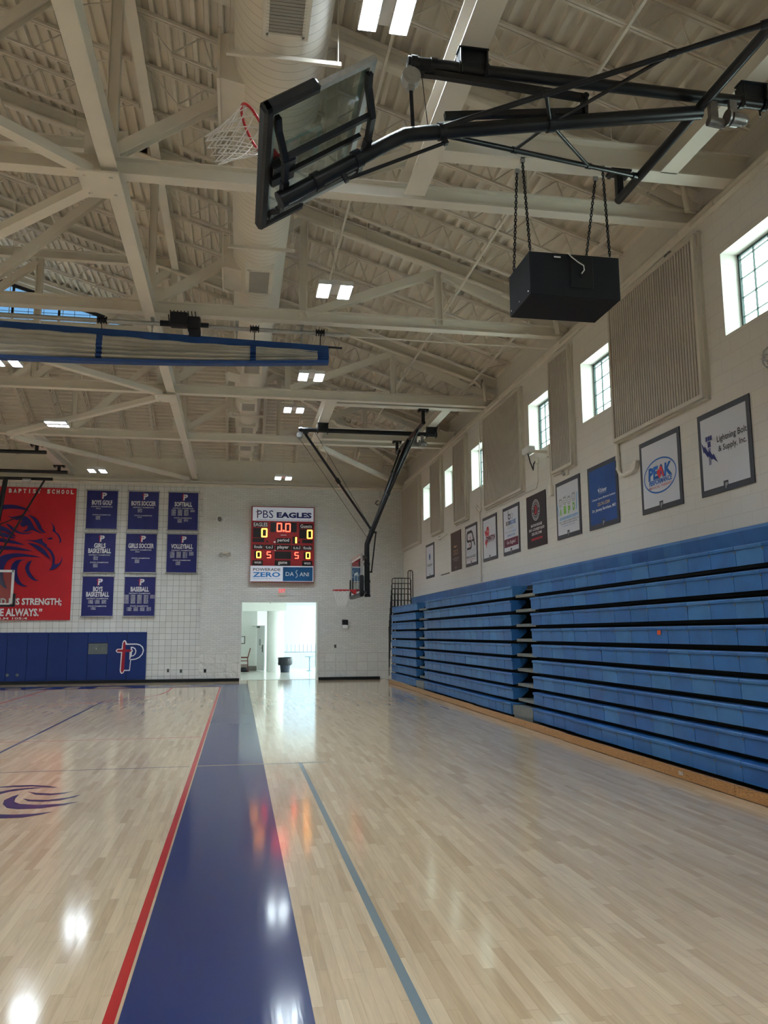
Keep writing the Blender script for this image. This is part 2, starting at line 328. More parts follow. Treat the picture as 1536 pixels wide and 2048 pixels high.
# text as mesh -----------------------------------------------------------------
TXT = {}
def text2d(s, bold=0.0):
    k = (s, bold)
    if k in TXT: return TXT[k]
    cu = bpy.data.curves.new('t', 'FONT'); cu.body = s; cu.size = 1; cu.offset = bold; cu.resolution_u = 2; cu.fill_mode = 'FRONT'
    ob = bpy.data.objects.new('t', cu); COL.objects.link(ob); dg = bpy.context.evaluated_depsgraph_get(); dg.update()
    me = ob.evaluated_get(dg).to_mesh(); v = [(p.co.x, p.co.y) for p in me.vertices]; f = [list(p.vertices) for p in me.polygons]
    ob.evaluated_get(dg).to_mesh_clear(); COL.objects.unlink(ob); bpy.data.objects.remove(ob); bpy.data.curves.remove(cu)
    x0 = min(p[0] for p in v); x1 = max(p[0] for p in v); y0 = min(p[1] for p in v); y1 = max(p[1] for p in v)
    TXT[k] = ([((a-x0)/(x1-x0), (b-y0)/(y1-y0)) for a, b in v], f, x1-x0, y1-y0); return TXT[k]
class Sheet:
    """a flat sheet: (u, v) metres from its lower left corner as seen from the front"""
    def __init__(s, o, U, V, N): s.o, s.U, s.V, s.N = Vector(o), Vector(U), Vector(V), Vector(N)
    def p(s, u, v, e=0): return s.o + s.U*u + s.V*v + s.N*e
    def poly(s, mb, pts, e=.003, mi=0): mb.poly([s.p(u, v, e) for u, v in pts], mi)
    def rect(s, mb, u0, v0, u1, v1, e=.003, mi=0): s.poly(mb, [(u0, v0), (u1, v0), (u1, v1), (u0, v1)], e, mi)
    def slab(s, mb, u0, v0, u1, v1, e0, e1, mi=0): mb.prism([s.p(u0, v0, e0), s.p(u1, v0, e0), s.p(u1, v1, e0), s.p(u0, v1, e0)], s.N*(e1-e0), mi)
    def text(s, mb, t, uc, vc, h, w=None, bold=.012, e=.005, mi=0, shear=0):
        vs, fs, W, H = text2d(t, bold); w = w or h*W/H
        mb.add([s.p(uc-w/2+a*w+shear*b*h, vc-h/2+b*h, e) for a, b in vs], fs, mi)
    def ring(s, mb, uc, vc, ru, rv, t, e=.004, mi=0, n=40):
        for i in range(n):
            a, b = 2*math.pi*i/n, 2*math.pi*(i+1)/n
            mb.poly([s.p(uc+ru*math.cos(a), vc+rv*math.sin(a), e), s.p(uc+ru*math.cos(b), vc+rv*math.sin(b), e), s.p(uc+(ru-t)*math.cos(b), vc+(rv-t)*math.sin(b), e), s.p(uc+(ru-t)*math.cos(a), vc+(rv-t)*math.sin(a), e)], mi)
    def disc(s, mb, uc, vc, ru, rv, e=.004, mi=0, n=28): s.poly(mb, [(uc+ru*math.cos(2*math.pi*i/n), vc+rv*math.sin(2*math.pi*i/n)) for i in range(n)], e, mi)
LOGO = dict(
 outer=[(-0.163,1.0),(-0.12,0.963),(-0.094,0.894),(0.183,0.894),(0.289,0.867),(0.374,0.793),(0.406,0.686),(0.374,0.569),(0.289,0.473),(0.183,0.42),(0.061,0.404),(0.039,0.404),(0.021,0.09),(-0.136,0.085),(-0.157,0.037),(-0.209,0.0),(-0.253,0.027),(-0.272,0.101),(-0.253,0.622),(-0.349,0.622),(-0.402,0.654),(-0.407,0.697),(-0.37,0.739),(-0.243,0.745),(-0.23,0.91),(-0.205,0.973)],
 inner=[(-0.12,0.859),(0.183,0.859),(0.279,0.833),(0.348,0.771),(0.374,0.686),(0.343,0.58),(0.268,0.495),(0.172,0.447),(0.055,0.433),(0.018,0.42),(-0.003,0.12),(-0.2,0.12),(-0.2,0.859)],
 cw=[(0.018,0.798),(0.077,0.798),(0.151,0.761),(0.188,0.676),(0.167,0.58),(0.119,0.527),(0.039,0.505),(0.013,0.42),(-0.009,0.42),(-0.009,0.644),(0.023,0.644)],
 cn=[(0.055,0.766),(0.098,0.755),(0.14,0.718),(0.16,0.665),(0.14,0.59),(0.098,0.548),(0.055,0.537),(0.061,0.633),(0.089,0.676),(0.055,0.739)],
 cross=[(-0.163,0.973),(-0.136,0.91),(-0.128,0.718),(0.013,0.718),(0.061,0.686),(0.013,0.649),(-0.131,0.649),(-0.147,0.122),(-0.179,0.048),(-0.211,0.035),(-0.239,0.101),(-0.221,0.649),(-0.349,0.649),(-0.381,0.678),(-0.349,0.713),(-0.211,0.718),(-0.203,0.91)])
def logo(sh, mb, uc, vb, h, white, navy, red, outline=False, e=.005):
    q = lambda k, ee, mi: sh.poly(mb, [(uc+a*h, vb+b*h) for a, b in LOGO[k]], ee, mi)
    if outline:
        q('outer', e, white); q('inner', e+.002, navy); q('cw', e+.004, white); q('cn', e+.006, navy); q('cross', e+.008, red)
    else:
        q('inner', e, white); q('cn', e+.002, navy)
        if red is not None: q('cross', e+.004, red)
# ---------------------------------------------------------------- the hall: numbers
XW, XU, YB, XL, YF = 5.91, 6.2, 29.22, -22.2, -9.0     # right wall, its upper part, far wall, left wall, wall behind the camera
ZR0, SL = 7.87, .32
def zr(x): x = max(x, -16-x); return ZR0 + SL*(6.2-x)
def zh(y): return ZR0 + SL*(29.6-y)
YH = 23.6                                               # where the hip starts
# ---------------------------------------------------------------- floor with its painted markings (one object)
FLOOR_EMBLEM = [[(-2.54,9.64),(-2.47,9.66),(-2.34,9.71),(-2.16,9.7),(-1.97,9.61),(-1.84,9.47),(-1.93,9.49),(-2.13,9.61),(-2.31,9.6),(-2.46,9.6),(-2.52,9.56)],[(-2.44,9.26),(-2.39,9.36),(-2.3,9.48),(-2.13,9.53),(-1.96,9.52),(-2.17,9.43),(-2.29,9.34),(-2.36,9.21),(-2.38,9.05)],[(-2.11,9.3),(-1.99,9.21),(-1.84,9.15),(-1.72,9.18),(-1.64,9.24),(-1.71,9.11),(-1.84,9.05),(-1.99,9.11)],[(-2.07,8.93),(-1.98,8.86),(-1.81,8.81),(-1.64,8.9),(-1.53,9.04),(-1.57,8.9),(-1.68,8.75),(-1.84,8.72),(-1.98,8.77)],[(-2.16,9.17),(-2.14,8.94),(-2.11,8.78),(-2.03,8.66),(-1.85,8.58),(-1.63,8.59),(-1.49,8.67),(-1.59,8.51),(-1.78,8.4),(-1.98,8.4),(-2.1,8.48),(-2.19,8.68),(-2.23,8.89),(-2.2,9.08)],[(-2.16,8.22),(-2.09,8.21),(-1.97,8.17),(-1.78,8.17),(-1.63,8.23),(-1.72,8.12),(-1.85,8.02),(-2.04,8.02),(-2.1,8.02)]]
BAND_MARKS = [[(-6.99,27.1),(-6.58,27.28),(-6.33,26.46),(-6.64,26.31)],[(-6.31,26.41),(-5.77,27.25),(-5.61,27.21),(-5.92,26.33)],[(-5.19,26.36),(-5.18,27.19),(-4.81,27.39),(-4.75,26.38)],[(-4.28,26.34),(-4.26,27.24),(-3.71,27.29),(-3.16,26.57),(-3.68,26.38)],[(-2.71,26.93),(-2.76,27.57),(-2.38,27.5),(-2.17,26.88)],[(-2.11,26.87),(-1.98,27.56),(-1.51,27.55),(-1.34,27.06),(-1.72,26.86)],[(-1.26,26.94),(-1.08,27.54),(-0.7,27.43),(-0.83,27.13)]]
def make_floor():
    m = wood_floor(); blue = paint('court_blue', (.003, .018, .105)); red = paint('court_red', (.42, .008, .012)); grey = paint('court_grey', (.17, .22, .25)); tan = paint('court_tan', (.36, .27, .17))
    navy = paint('court_navy', (.01, .014, .09)); f = MB()
    f.box(XL, 6.2, YF, 29.75, -.15, 0, 0)
    z = .0012
    def r(x0, x1, y0, y1, mi, zz=z): f.poly([(x0, y0, zz), (x1, y0, zz), (x1, y1, zz), (x0, y1, zz)], mi)
    r(-.46, .35, -4, 26.3, 1); r(-15.54, -16.35, -4, 26.3, 1); r(-16.35, .35, 26.3, 27.7, 1)     # blue border of the court
    r(-.525, -.475, -4, 26.25, 2); r(-15.525, -15.475, -4, 26.25, 2); r(-15.5, -.475, 26.2, 26.25, 2)
    r(.778, .828, 1.0, 10.65, 3); r(.35, 1.13, 10.615, 10.655, 3)                            # grey side court
    for y in (10.635, 17.17): r(-.46, .35, y-.02, y+.02, 4, z*1.6)
    r(-7.6, -.55, 10.61, 10.64, 5); r(-7.6, -.55, 13.56, 13.60, 2)
    r(-3.23, -3.18, 1, 21.42, 5); r(-3.9, -2.5, 21.42, 21.45, 5); r(-5.57, -5.52, 20.5, 26.2, 2); r(-5.52, -5.2, 23.6, 23.65, 2)
    r(-7.6, -3.2, 16.04, 16.07, 2)
    arc = [(-1.943, 26.15), (-1.94, 24.41), (-2.07, 23.17), (-2.345, 22.44), (-2.70, 21.75), (-3.6, 20.75), (-5.09, 19.7), (-7, 19.2)]
    for (a, b), (c, d) in zip(arc, arc[1:]):
        n = Vector((d-b, a-c)).normalized()*.025; f.poly([(a-n.x, b-n.y, z), (c-n.x, d-n.y, z), (c+n.x, d+n.y, z), (a+n.x, b+n.y, z)], 2)
    for sh in FLOOR_EMBLEM: f.poly([(a, b, z) for a, b in sh], 5)
    for sh in BAND_MARKS: f.poly([(a, b, z*1.6) for a, b in sh], 4)
    struct(f.build('floor', [m, blue, red, grey, tan, navy], origin=(0, 0, 0)))
make_floor()
# ---------------------------------------------------------------- walls
BLOCKR = blocks('block_wall_right', ('Y', 'Z'), .4, .2, (.66, .64, .60), .005, (.58, .56, .52), .5, .18, msm=.3, nb=.15, var=.012)
BLOCKL = blocks('block_wall_grid', ('X', 'Z'), .205, .205, (.72, .735, .73), .006, (.34, .34, .34), 0, .25, nb=.1)
BRICK = blocks('brick_wall', ('X', 'Z'), .21, .0675, (.73, .745, .74), .007, (.60, .61, .60), .5, .75, nb=.22, noise=22, zoned=dict(h=.93, bw=.38, bh=.31))
PLAST = mat('foyer_plaster', (.74, .75, .72), .7, var=.02)
WIN = [(7.65, 8.85), (11.95, 13.18), (14.7, 15.87), (18.95, 20.18), (21.8, 22.98), (24.66, 25.85)]
WZ0, WZ1 = 5.25, 6.33
def make_walls():
    w = MB(); allw = [(.6, 1.8), (4.8, 6.0)] + WIN; y = YF
    for a, b in allw:
        w.box(XW, XU, y, a, 0, 6.95); w.box(XW, XU, a, b, 0, WZ0); w.box(XW, XU, a, b, WZ1, 6.95); y = b
    w.box(XW, XU, y, 29.75, 0, 6.95); w.box(XU, XU+.15, YF, 29.75, 6.95, 8.1); w.box(XU, XU+.02, y, 29.75, 0, 6.95)
    struct(w.build('wall_right', BLOCKR))
    e = MB(); e.box(XW-.03, XU, YF, 29.3, 6.93, 7.0); struct(e.build('trim_1', CREAM))
    for i, (a, b) in enumerate(allw):
        f = MB(); x0, x1 = XU-.045, XU-.02
        for yy in (a+.02, b-.02): f.box(x0-.01, x1, yy-.014, yy+.014, WZ0, WZ1)
        for zz in (WZ0+.02, WZ1-.02): f.box(x0-.01, x1, a, b, zz-.014, zz+.014)
        for k in range(1, 4): yy = a+(b-a)*k/4; f.box(x0, x1, yy-.0045, yy+.0045, WZ0, WZ1)
        for k in range(1, 5): zz = WZ0+.25*k; f.box(x0, x1, a, b, zz-.0045, zz+.0045)
        o = struct(f.build('window_%d' % (i+1), mat('window_frame_dark', (.05, .08, .08), .4)))
        g = MB(); g.box(x0+.02, x0+.026, a+.03, b-.03, WZ0+.03, WZ1-.03); g.build('glass_pane', glass('window_glass', (.92, .98, .95), .0), o)
    # far wall: ribbed block left, brick right, with the opening to the foyer
    w = MB(); w.box(XL, -1.3, 29.3, 29.75, 0, 6.95); struct(w.build('wall_back_left', BLOCKL, origin=(0, 0, 0)))
    w = MB(); w.box(XL, XU, 29.6, 29.75, 6.95, 8.1); struct(w.build('wall_back_upper', CREAM))
    w = MB(); w.box(-1.3, .1, YB, 29.75, 0, 6.95, 0); w.box(.1, 2.78, YB, 29.75, 2.74, 6.95, 0); w.box(2.78, XU, YB, 29.75, 0, 6.95, 0)
    o = struct(w.build('wall_back_right', BRICK, origin=(0, 0, 0)))
    e = MB(); e.box(XL, XW, 29.18, 29.62, 6.93, 7.0); struct(e.build('trim_2', CREAM))
    dj = MB(); dj.box(.07, .12, 29.19, 29.78, 0, 2.77); dj.box(2.76, 2.81, 29.19, 29.78, 0, 2.77); dj.box(.07, 2.81, 29.19, 29.78, 2.72, 2.77); struct(dj.build('trim_3', mat('door_frame_white', (.72, .74, .73), .5)))
    w = MB(); w.box(XL-.15, XL, YF, 29.75, 0, 8.1); struct(w.build('wall_left', BLOCKR))
    w = MB(); w.box(XL, XU, YF-.15, YF, 0, 12.6); struct(w.build('wall_front', mat('wall_paint', (.66, .64, .60), .8, var=.02)))
    b = MB(); b.box(-22, .07, 29.14, 29.3, 0, .105); struct(b.build('baseboard_left', mat('black_cove_base', (.01, .012, .014), .35, var=.1)))
    b = MB(); b.box(2.81, 5.0, 29.14, 29.22, 0, .1); struct(b.build('baseboard_right', MATS['black_cove_base']))
make_walls()
# ---------------------------------------------------------------- roof deck: ribs run along y on the slopes, along x on the hip
def make_ceiling():
    d = MB(); P = .2032; prof = [(0, 0), (.062, 0), (.080, .07), (.185, .07)]       # rib bottom, then the raised pan
    def ye(x): return min(x+23.4, YH) if x > -8 else YH
    cs = math.cos(math.atan(SL)); pts = []; x = 6.2
    while x > -8:
        for a, h in prof:
            xx = x-a*cs
            if xx > -8: pts.append((xx, zr(xx)+h))
        x -= P*cs
    pts.append((-8, zr(-8)+.05))
    def strip(pts, mirror):
        v = []
        for xx, z in pts:
            yy = max(xx+23.4, YH) if xx > .2 else YH
            v += [((-16-xx) if mirror else xx, YF, z), ((-16-xx) if mirror else xx, yy, z)]
        d.add(v, [(2*i, 2*i+1, 2*i+3, 2*i+2) for i in range(len(pts)-1)])
    strip(pts, False); strip(pts, True)
    y = 29.6; v = []
    while y > YH:
        for a, h in prof:
            yy = y-a*cs
            if yy > YH: xx = max(yy-23.4, .2); v += [(xx, yy, zh(yy)+h), (-16-xx, yy, zh(yy)+h)]
        y -= P*cs
    d.add(v, [(2*i, 2*i+1, 2*i+3, 2*i+2) for i in range(len(v)//2-1)])
    struct(d.build('ceiling', DECK, origin=(0, 0, 0)))
    # outer roofing keeps the daylight out
    r = MB(); t = .12
    r.poly([(6.4, YF, zr(6.4)+t), (6.4, 29.8, zr(6.4)+t), (.2, YH, zr(.2)+t), (-8, YH, zr(-8)+t), (-8, YF, zr(-8)+t)]); r.poly([(-22.4, YF, zr(6.4)+t), (-22.4, 29.8, zr(6.4)+t), (-16.2, YH, zr(.2)+t), (-8, YH, zr(-8)+t), (-8, YF, zr(-8)+t)])
    r.poly([(6.4, 29.8, zr(6.4)+t), (.2, YH, zr(.2)+t), (-16.2, YH, zr(.2)+t), (-22.4, 29.8, zr(6.4)+t)])
    o = struct(r.build('ceiling_roofing', DECK)); 
    # gable above the hip with its clerestory
    g = MB(); y0, y1 = YH, YH+.12; zs = 9.98; zt = lambda x: 10.29+.326*(-2.76-x)
    for sgn in (1, -1):
        f = (lambda x: x) if sgn == 1 else (lambda x: -16-x)
        g.prism([(f(x), y0, z) for x, z in ((.3, 9.7), (.3, zr(.3)+.02), (-8, zr(-8)+.1), (-8, zt(-8)), (-1.8, zs), (-8, zs), (-8, 9.7))], (0, .12, 0))
    struct(g.build('wall_gable', CREAM))
    wf = MB(); ym = YH+.03
    for sgn in (1, -1):
        f = (lambda x: x) if sgn == 1 else (lambda x: -16-x)
        wf.bar((f(-1.75), ym, zs+.02), (f(-8), ym, zt(-8)-.03), .06, .10)
        wf.bar((f(-1.8), ym, zs), (f(-8), ym, zs), .06, .08)
        k = 0; x = -2.3
        while x > -8.01:
            thick = k % 3 == 1
            wf.bar((f(x), ym, zs), (f(x), ym, zt(x)), .05 if thick else .012, .07 if thick else .012, up=(1, 0, 0)); x -= .42; k += 1
        z = zs+.38
        while z < zt(-8): xe = -2.76-(z-10.29)/.326; wf.bar((f(xe), ym, z), (f(-8), ym, z), .012, .012); z += .38
    o = struct(wf.build('window_9', BLKM)); gp = MB(); gp.prism([(-1.8, ym+.03, zs), (-8, ym+.03, zt(-8)), (-14.2, ym+.03, zs)], (0, .006, 0)); gp.build('glass_pane', glass('clerestory_glass', (.80, .88, .92), 0), o)
make_ceiling()
# ---------------------------------------------------------------- roof steel
YT = [9.65, 14.25, 18.85, 23.45]
ORD = ['nearest', 'second', 'third', 'farthest']
def make_truss(Y):
    t = thing('roof_truss', 'cream steel roof truss, nearest of the row, just beyond the folded side hoop', 'roof truss', (-8, Y, 7.1), 'steel roof trusses')
    b = MB(); b.ibeam((6.18, Y, 7.23), (-22.18, Y, 7.23), .22, .18); b.build('bottom_chord', STEEL, t)
    for s in (0, 1):
        f = (lambda x: x) if s == 0 else (lambda x: -16-x)
        b = MB(); b.ibeam((f(6.18), Y, zr(6.18)-.15), (f(-8), Y, zr(-8)-.15), .25, .16); b.build('top_chord', STEEL, t)
        for x, top in ((3.6, zr(3.6)-.32), (1.05, zr(1.05)-.32), (-1.65, 10.1), (-4.65, 10.18), (-8 if s == 0 else None, 10.15)):
            if x is None: continue
            b = MB(); b.ibeam((f(x), Y, 7.33), (f(x), Y, top), .14, .14, up=(1, 0, 0), tf=.012, tw=.01); b.build('web_post', STEEL, t)
        for p, q in (((-1.7, 7.36), (1.0, zr(1.0)-.36)), ((1.1, 7.36), (3.55, zr(3.55)-.36)), ((3.65, zr(3.65)-.36), (6.1, 7.36)), ((-1.8, 10.1), (-4.6, 7.36)), ((-4.7, 10.1), (-7.9, 7.36))):
            b = MB(); b.ibeam((f(p[0]), Y, p[1]), (f(q[0]), Y, q[1]), .14, .15, up=(0, 1, 0), tf=.012, tw=.01); b.build('web_diagonal', STEEL, t)
        b = MB(); b.box(*sorted((f(-1.96), f(-1.46))), Y-.009, Y+.009, 7.3, 7.72); b.build('gusset_plate', STEEL, t)
        b = MB(); b.box(*sorted((f(5.92), f(6.19))), Y-.14, Y+.14, 7.0, 7.1); b.build('bearing_plate', STEEL, t)
    b = MB(); b.ibeam((-1.8, Y, 10.3), (-14.2, Y, 10.3), .22, .16); b.build('collar_tie', STEEL, t)
    return t
t0 = make_truss(YT[0])
for k, lab in ((1, 'cream steel roof truss, second of the row, carrying the rolled divider curtain and its motor'), (2, 'cream steel roof truss, third of the row, beyond the rolled divider curtain'), (3, 'cream steel roof truss, farthest of the row, nearest the scoreboard wall')):
    tk = dup(t0, (0, YT[k]-YT[0], 0), lab)
    if k == 1:      # its bottom chord sits a little higher to clear the curtain gear
        for ch in tk.children:
            if ch.name.startswith('bottom_chord'): ch.location.z += .09
def beam(p, q, d, w, label, name='steel_beam', up=(0, 0, 1), group=None):
    b = MB(); b.ibeam(p, q, d, w, up); return tag(b.build(name, STEEL), label, 'beam', group)
beam((-1.62, -6, 7.21), (-1.62, 29.58, 7.21), .28, .19, 'long cream steel beam running under the trusses left of the round duct')
beam((-1.63, -6, 10.25), (-1.63, 23.45, 10.25), .28, .16, 'long cream steel beam high under the roof deck left of the round duct')
beam((-14.38, -6, 7.21), (-14.38, 29.58, 7.21), .28, .19, 'long cream steel beam on the far left side of the court')
beam((2.11, 4.0, 7.32), (2.11, 9.52, 7.32), .34, .27, 'cream beam holding the left end of the folded near hoop')
beam((5.07, 4.0, 7.32), (5.07, 8.52, 7.32), .34, .22, 'cream beam by the bleacher wall holding the folded near hoop')
beam((2.24, 8.62, 7.32), (6.19, 8.62, 7.32), .34, .24, 'cream cross beam from which the black box speaker hangs on chains')
beam((2.11, 18.98, 7.32), (2.11, 23.33, 7.32), .34, .27, 'cream beam holding the left end of the lowered far side hoop')
beam((5.07, 19.43, 7.32), (5.07, 22.8, 7.32), .34, .22, 'cream beam by the bleacher wall above the lowered far side hoop')
beam((2.24, 19.3, 7.32), (6.19, 19.3, 7.32), .34, .24, 'cream cross beam just beyond the third roof truss')
beam((2.24, 22.92, 7.32), (6.19, 22.92, 7.32), .34, .24, 'cream cross beam just in front of the farthest roof truss')
beam((-5.9, 23.58, 7.3), (-5.9, 29.58, 7.3), .3, .26, 'cream beam carrying the main court hoop in front of the eagle banner')
def brace(p, q, label):
    b = MB(); b.bar((*p, 7.075), (*q, 7.075), .15, .12); v = (Vector(q)-Vector(p)).normalized()
    c = Vector(p)+v*.1
    tag(b.build('bracing_strut', STEEL), label, 'roof brace', 'diagonal braces between the trusses')
brace((-1.85, 9.5), (-6.4, 5.05), 'diagonal cream roof brace coming from the left edge down to the nearest joint')
brace((-1.85, 9.8), (-5.95, 13.8), 'diagonal cream roof brace rising from the nearest joint away to the left')
brace((-1.85, 18.7), (-6.3, 14.4), 'diagonal cream roof brace above the lit lamps, emerging from behind the curtain')
brace((-1.85, 19.0), (-6.3, 23.3), 'diagonal cream roof brace passing just above the square twin lamp on the left')
brace((-6.3, 23.6), (-1.85, 29.2), 'diagonal cream roof brace ending at the far wall above the softball banner')
brace((2.3, 23.6), (5.75, 29.2), 'diagonal cream roof brace running to the far right corner of the hall')
for (x, y), lab in (((-1.7, 9.65), 'square cream joint plate under the nearest truss'), ((-1.7, 18.85), 'square cream joint plate under the third truss')):
    b = MB(); b.box(x-.28, x+.2, y-.3, y+.3, 6.985, 7.01)
    for dx in (-.2, .1):
        for dy in (-.2, .2): b.tube((x+dx, y+dy, 6.965), (x+dx, y+dy, 6.985), .022, 8)
    tag(b.build('joint_plate', STEEL), lab, 'steel plate')
# bar joists ---------------------------------------------------------------------
def make_joist(p0, p1, label, depth=.48, group='open web roof joists'):
    p0, p1 = Vector(p0), Vector(p1); L = (p1-p0).length; t = (p1-p0).normalized(); side = t.cross(Vector((0, 0, 1))).normalized(); dn = side.cross(t).normalized()
    if dn.z > 0: dn = -dn
    j = thing('roof_joist', label, 'joist', tuple(p0), group)
    b = MB()
    for s in (-1, 1): b.bar(p0+dn*.03+side*.028*s, p1+dn*.03+side*.028*s, .04, .045, up=-dn)
    b.build('top_chord', JOIST, j)
    b = MB(); e = min(.75, L*.2)
    for s in (-1, 1): b.bar(p0+dn*depth+t*e+side*.022*s, p1+dn*depth-t*e+side*.022*s, .03, .035, up=-dn)
    b.build('bottom_chord', JOIST, j)
    b = MB(); n = max(2, round((L-2*e)/.62)); w = (L-2*e)/n; pts = [p0+dn*.06+t*.1]
    for i in range(n): pts += [p0+t*(e+i*w)+dn*(depth-.02), p0+t*(e+i*w+w/2)+dn*.05]
    pts += [p0+t*(L-e)+dn*(depth-.02), p1+dn*.06-t*.1]
    for a, c in zip(pts, pts[1:]): b.tube(a, c, .011, 5, caps=False)
    b.build('web', JOIST, j); return j
NTH = ['first', 'second', 'third', 'fourth', 'fifth', 'sixth']
BAY = ['before the nearest truss', 'between the nearest and second trusses', 'between the second and third trusses', 'between the third and farthest trusses', 'beyond the farthest truss']
lo = make_joist((6.19, 6.2, zr(6.19)), (-1.66, 6.2, zr(-1.66)), 'x'); hi = make_joist((-1.8, 6.2, zr(-1.8)), (-7.9, 6.2, zr(-7.9)), 'x')
for bay in range(4):
    for k in range(3):
        y = 6.2+4.6*bay+1.15*k
        for proto, txt in ((lo, 'lower run'), (hi, 'upper run')):
            lab = 'open web roof joist, %s %s, %s' % (NTH[k], BAY[bay], txt)
            if bay == 0 and k == 0: proto['label'] = lab
            else: dup(proto, (0, y-6.2, 0), lab)
for k, y in enumerate((24.6, 25.75, 26.9, 28.05)):
    make_joist((6.19, y, zr(6.19)), (y-23.3, y, zr(y-23.3)), 'short joist by the bleacher wall, %s beyond the farthest truss' % NTH[k])
hx = [-7.67, -6.7, -5.78, -4.83, -3.87, -2.89, -1.96, -.5]
hp = make_joist((hx[0], 29.58, zh(29.58)), (hx[0], YH+.1, zh(YH+.1)), 'x', .4, 'joists of the sloping end roof')
for k, x in enumerate(hx):
    lab = 'joist of the sloping end roof, %s from the left above the wall banners' % (NTH+['seventh', 'eighth'])[k]
    if k == 0: hp['label'] = lab
    else: dup(hp, (x-hx[0], 0, 0), lab)
for k, x in enumerate((.72, 1.93, 2.96, 4.1, 5.2)):
    make_joist((x, 29.58, zh(29.58)), (x, x+23.6, zh(x+23.6)), 'short joist of the end roof, %s from the left above the scoreboard wall' % NTH[k], .4, 'joists of the sloping end roof')
def bridging(x, dz, label, y0=4.0, y1=None):
    y1 = y1 or min(YH, x+23.0) if x < .3 else x+23.0
    b = MB(); z = zr(x)-dz; b.bar((x, y0, z), (x, y1, z), .035, .035); tag(b.build('joist_bridging', JOIST), label, 'bridging bar', 'bridging bars across the joists')
bridging(4.0, .52, 'thin bridging bar crossing under the joists nearer the duct'); bridging(5.45, .52, 'thin bridging bar crossing under the joists nearest the bleacher wall'); bridging(1.7, .52, 'thin bridging bar crossing under the joists right beside the duct'); bridging(-4.2, .52, 'thin bridging bar crossing under the joists left of the long beams')
b = MB(); b.ibeam((6.1, 29.5, zr(6.1)-.17), (.25, 23.65, zr(.25)-.17), .24, .18); tag(b.build('hip_rafter', STEEL), 'slanting cream hip rafter rising from the far right corner', 'beam')
# sprinkler and wall pipes ---------------------------------------------------------
PIPE = mat('cream_pipe', (.68, .64, .57), .4, var=.02)
def rafter_pipe(Y, label):
    b = MB(); y = Y-.24; dz = .38
    b.pipe([(-7.9, y, zr(-7.9)-dz), (5.55, y, zr(5.55)-dz), (5.72, y, zr(5.7)-dz-.08), (5.78, y, 7.75), (5.85, y, 7.2)], .04, 10)
    for x in (4.8, 2.2, -.4, -3.0): b.tube((x, y, zr(x)-dz), (x, y, zr(x)-.02), .008, 6); b.tube((x-.03, y, zr(x)-dz), (x+.03, y, zr(x)-dz-.02), .055, 10)
    tag(b.build('sprinkler_pipe', PIPE), label, 'pipe', 'sprinkler pipes along the rafters')
rafter_pipe(YT[0], 'cream sprinkler pipe sloping along the nearest roof truss'); rafter_pipe(YT[1], 'cream sprinkler pipe sloping along the second roof truss'); rafter_pipe(YT[2], 'cream sprinkler pipe sloping along the third roof truss'); rafter_pipe(YT[3], 'cream sprinkler pipe sloping along the farthest roof truss')
b = MB(); b.tube((5.985, -8.9, 7.1), (5.985, 29.1, 7.1), .062, 14)
for y in range(-6, 29, 3): b.tube((5.985, y-.05, 7.1), (5.985, y+.05, 7.1), .07, 14)
tag(b.build('wall_pipe', PIPE), 'long cream pipe running on the ledge along the top of the bleacher wall', 'pipe')
b = MB(); b.tube((-22, 29.1, 6.84), (5.9, 29.1, 6.84), .055, 14)
for x in range(-20, 6, 3): b.tube((x-.05, 29.1, 6.84), (x+.05, 29.1, 6.84), .065, 14); b.box(x-.02, x+.02, 29.1, 29.3, 6.76, 6.8)
tag(b.build('wall_pipe', PIPE), 'long cream pipe running across the far wall above banners and scoreboard', 'pipe')
